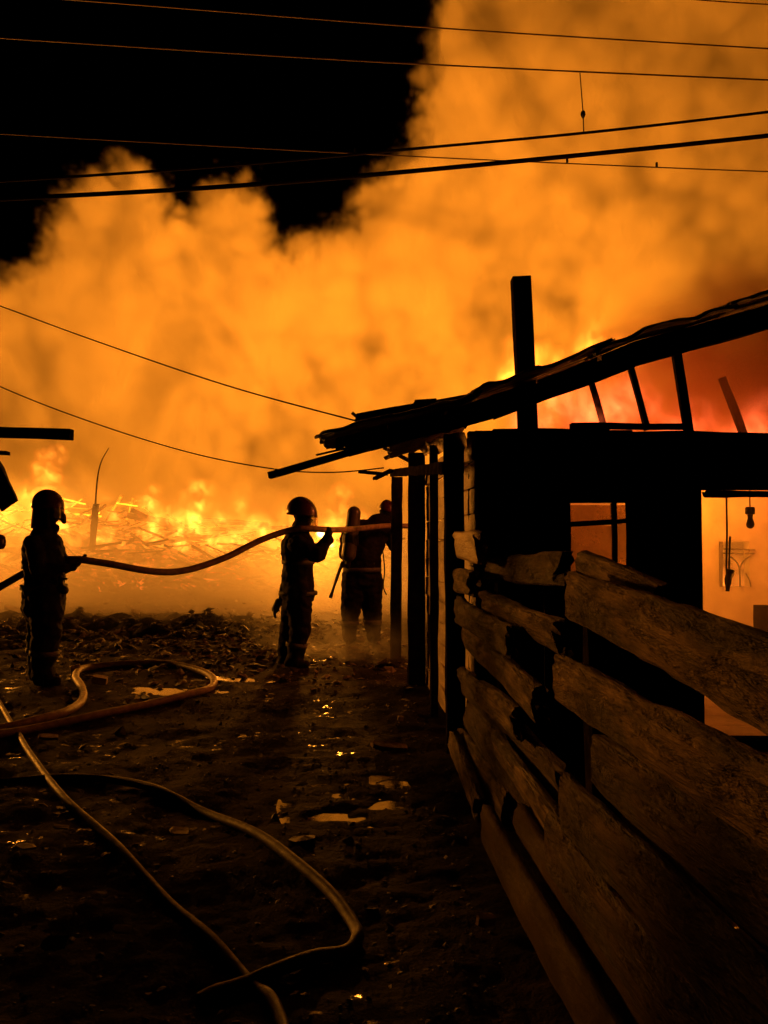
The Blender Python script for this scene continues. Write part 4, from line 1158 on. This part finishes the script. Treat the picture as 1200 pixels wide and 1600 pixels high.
# the attic and the roof beyond the rake
pts, rad = scatter(60, [(840, 605, 535, 18, 3.5), (808, 605, 535, 12, 2), (875, 592, 560, 24, 1), (928, 545, 500, 9, 0.8), (960, 560, 540, 20, 0.3)], (9.0, 10.0), 0.12, 0.30)
fire('flames', pts, rad, 0.04, 110.0, 'bright flames leaping above the roof beside the tall post', 15.0)
pts, rad = scatter(80, [(870, 665, 620, 40, 2), (920, 655, 600, 50, 2.5), (980, 650, 610, 40, 1), (1190, 680, 620, 40, 2.5), (1090, 690, 640, 40, 1)], (7.2, 8.4), 0.15, 0.36)
fire('flames', pts, rad, 0.04, 55.0, 'dull red flames inside the open gable', 22.0, hot=(1.0, 0.34, 0.09), cool=(1.0, 0.13, 0.035))
pts, rad = scatter(40, [(-330, 900, 740, 90, 1)], (20, 23), 0.3, 0.8)
fire('flames', pts, rad, 0.09, 10.0, 'flames of the fire carrying on past the left edge', 44.0)
pts, rad = scatter(30, [(1143, 915, 850, 26, 1), (1110, 915, 895, 20, 0.6)], (10.6, 11.6), 0.12, 0.28)
fire('flames', pts, rad, 0.04, 60.0, 'flames seen through the barred back window of the house', 52.0)
# dirty smoke under the roof and in the room
def attic_field(nt, p, ins):
    x, y, z = xyz(nt, p)
    n = nz(nt, p, 1.0, 4.0, 0.6, dist=0.6)
    return (n.smooth(0.3, 0.65) + 0.15) * ins.smooth(-0.2, 0.7)
pts = [P(u, v, d) for u, v, d in ((860, 655, 8.6), (880, 630, 8.6), (900, 650, 8.5), (960, 620, 8.5), (1020, 610, 8.3), (1080, 600, 8.0), (1120, 570, 7.6), (1160, 560, 7.4), (1200, 560, 7.2), (1200, 620, 8.0), (1140, 640, 8.4), (1250, 580, 7.4), (1040, 560, 8), (1230, 640, 8))]
volume('attic_smoke', pts, [0.5, 0.5, 0.75, 0.8, 0.9, 1.0, 1.0, 1.0, 1.0, 0.9, 0.9, 1.1, 0.7, 1.0], (1.2, 6.0, 1.9), (6.0, 10.0, 4.2), 0.1, attic_field,
       smoke_mat('attic_smoke', (0.60, 0.30, 0.22), 2.6), 'dark reddish smoke rolling inside the open gable')
def room_field(nt, p, ins):
    return nz(nt, p, 0.9, 3.0, 0.55, dist=0.5).smooth(0.28, 0.72) + 0.1
volume('room_smoke', [(3, 7, 1)], [1.0], (0.9, 5.6, 0.05), (6.2, 9.2, 2.1), 0.15, room_field,
       smoke_mat('room_smoke', (0.8, 0.76, 0.7), 0.22), 'orange smoke filling the room behind the doorway')
# light: the ember bed glows upward into the smoke, the flames shine all round
def ember_bed(x, y, z, size, watts, tilt=R(15)):
    l = bpy.data.lights.new('ember_bed_light', 'AREA'); l.shape = 'DISK'; l.size = size
    l.energy = watts; l.color = FIRE
    o = bpy.data.objects.new('ember_bed_light', l); o.location = (x, y, z)
    o.rotation_euler = (math.pi - tilt, 0, 0)
    COL.objects.link(o)
for x, w in ((-17, 10500), (-9.5, 10500), (-2, 10500), (5.5, 9500), (13, 8500)): ember_bed(x, 24.5, 3.0, 4.5, w, R(25))
ember_bed(10, 31, 4.0, 5.0, 7500, R(15))
RED = (1.0, 0.31, 0.025)
fire_lamp((-19.0, 21.0, 3.2), 10000, 0.8, RED)
for u, d, z, w in ((10, 24.5, 2.6, 1100), (180, 28.5, 3, 350), (330, 25, 2.2, 400), (470, 26, 2.0, 350), (800, 26, 4, 300)):
    q = P(u, 842, d); fire_lamp((q.x, d, z), w, 0.6, RED)
fire_lamp(P(508, 833, 17.0), 900, 0.2, RED)
fire_lamp((3.6, 8.7, 1.75), 110, 0.2)
fire_lamp((4.9, 7.2, 1.2), 45, 0.2)
fire_lamp((2.3, 9.3, 2.9), 150, 0.3, (1.0, 0.17, 0.03))
fire_lamp((4.6, 8.3, 2.4), 110, 0.3, (1.0, 0.18, 0.03))
# steam rising round the feet of the right firefighter
def steam_field(nt, p, ins):
    n = nz(nt, p, 2.6, 4.0, 0.6, dist=0.8)
    return (n - 0.36).max(0.0) * 4.0 * ins.smooth(-0.15, 0.4)
spts = [P(u, v, d) for u, v, d in ((490, 1015, 9.5), (515, 1005, 9.6), (535, 1010, 9.4), (560, 1020, 9.3), (590, 1015, 9.4), (605, 1000, 9.6), (530, 985, 9.9), (575, 995, 9.9), (445, 1010, 9.8), (420, 985, 10.6))]
volume('steam', spts, [0.3, 0.32, 0.34, 0.36, 0.36, 0.34, 0.25, 0.28, 0.22, 0.25], (-2.2, 8.6, -0.05), (0.6, 11.2, 1.0), 0.05, steam_field,
       smoke_mat('steam', (0.9, 0.88, 0.85), 1.1, 0.5), 'wisps of steam round the feet of the right firefighter')
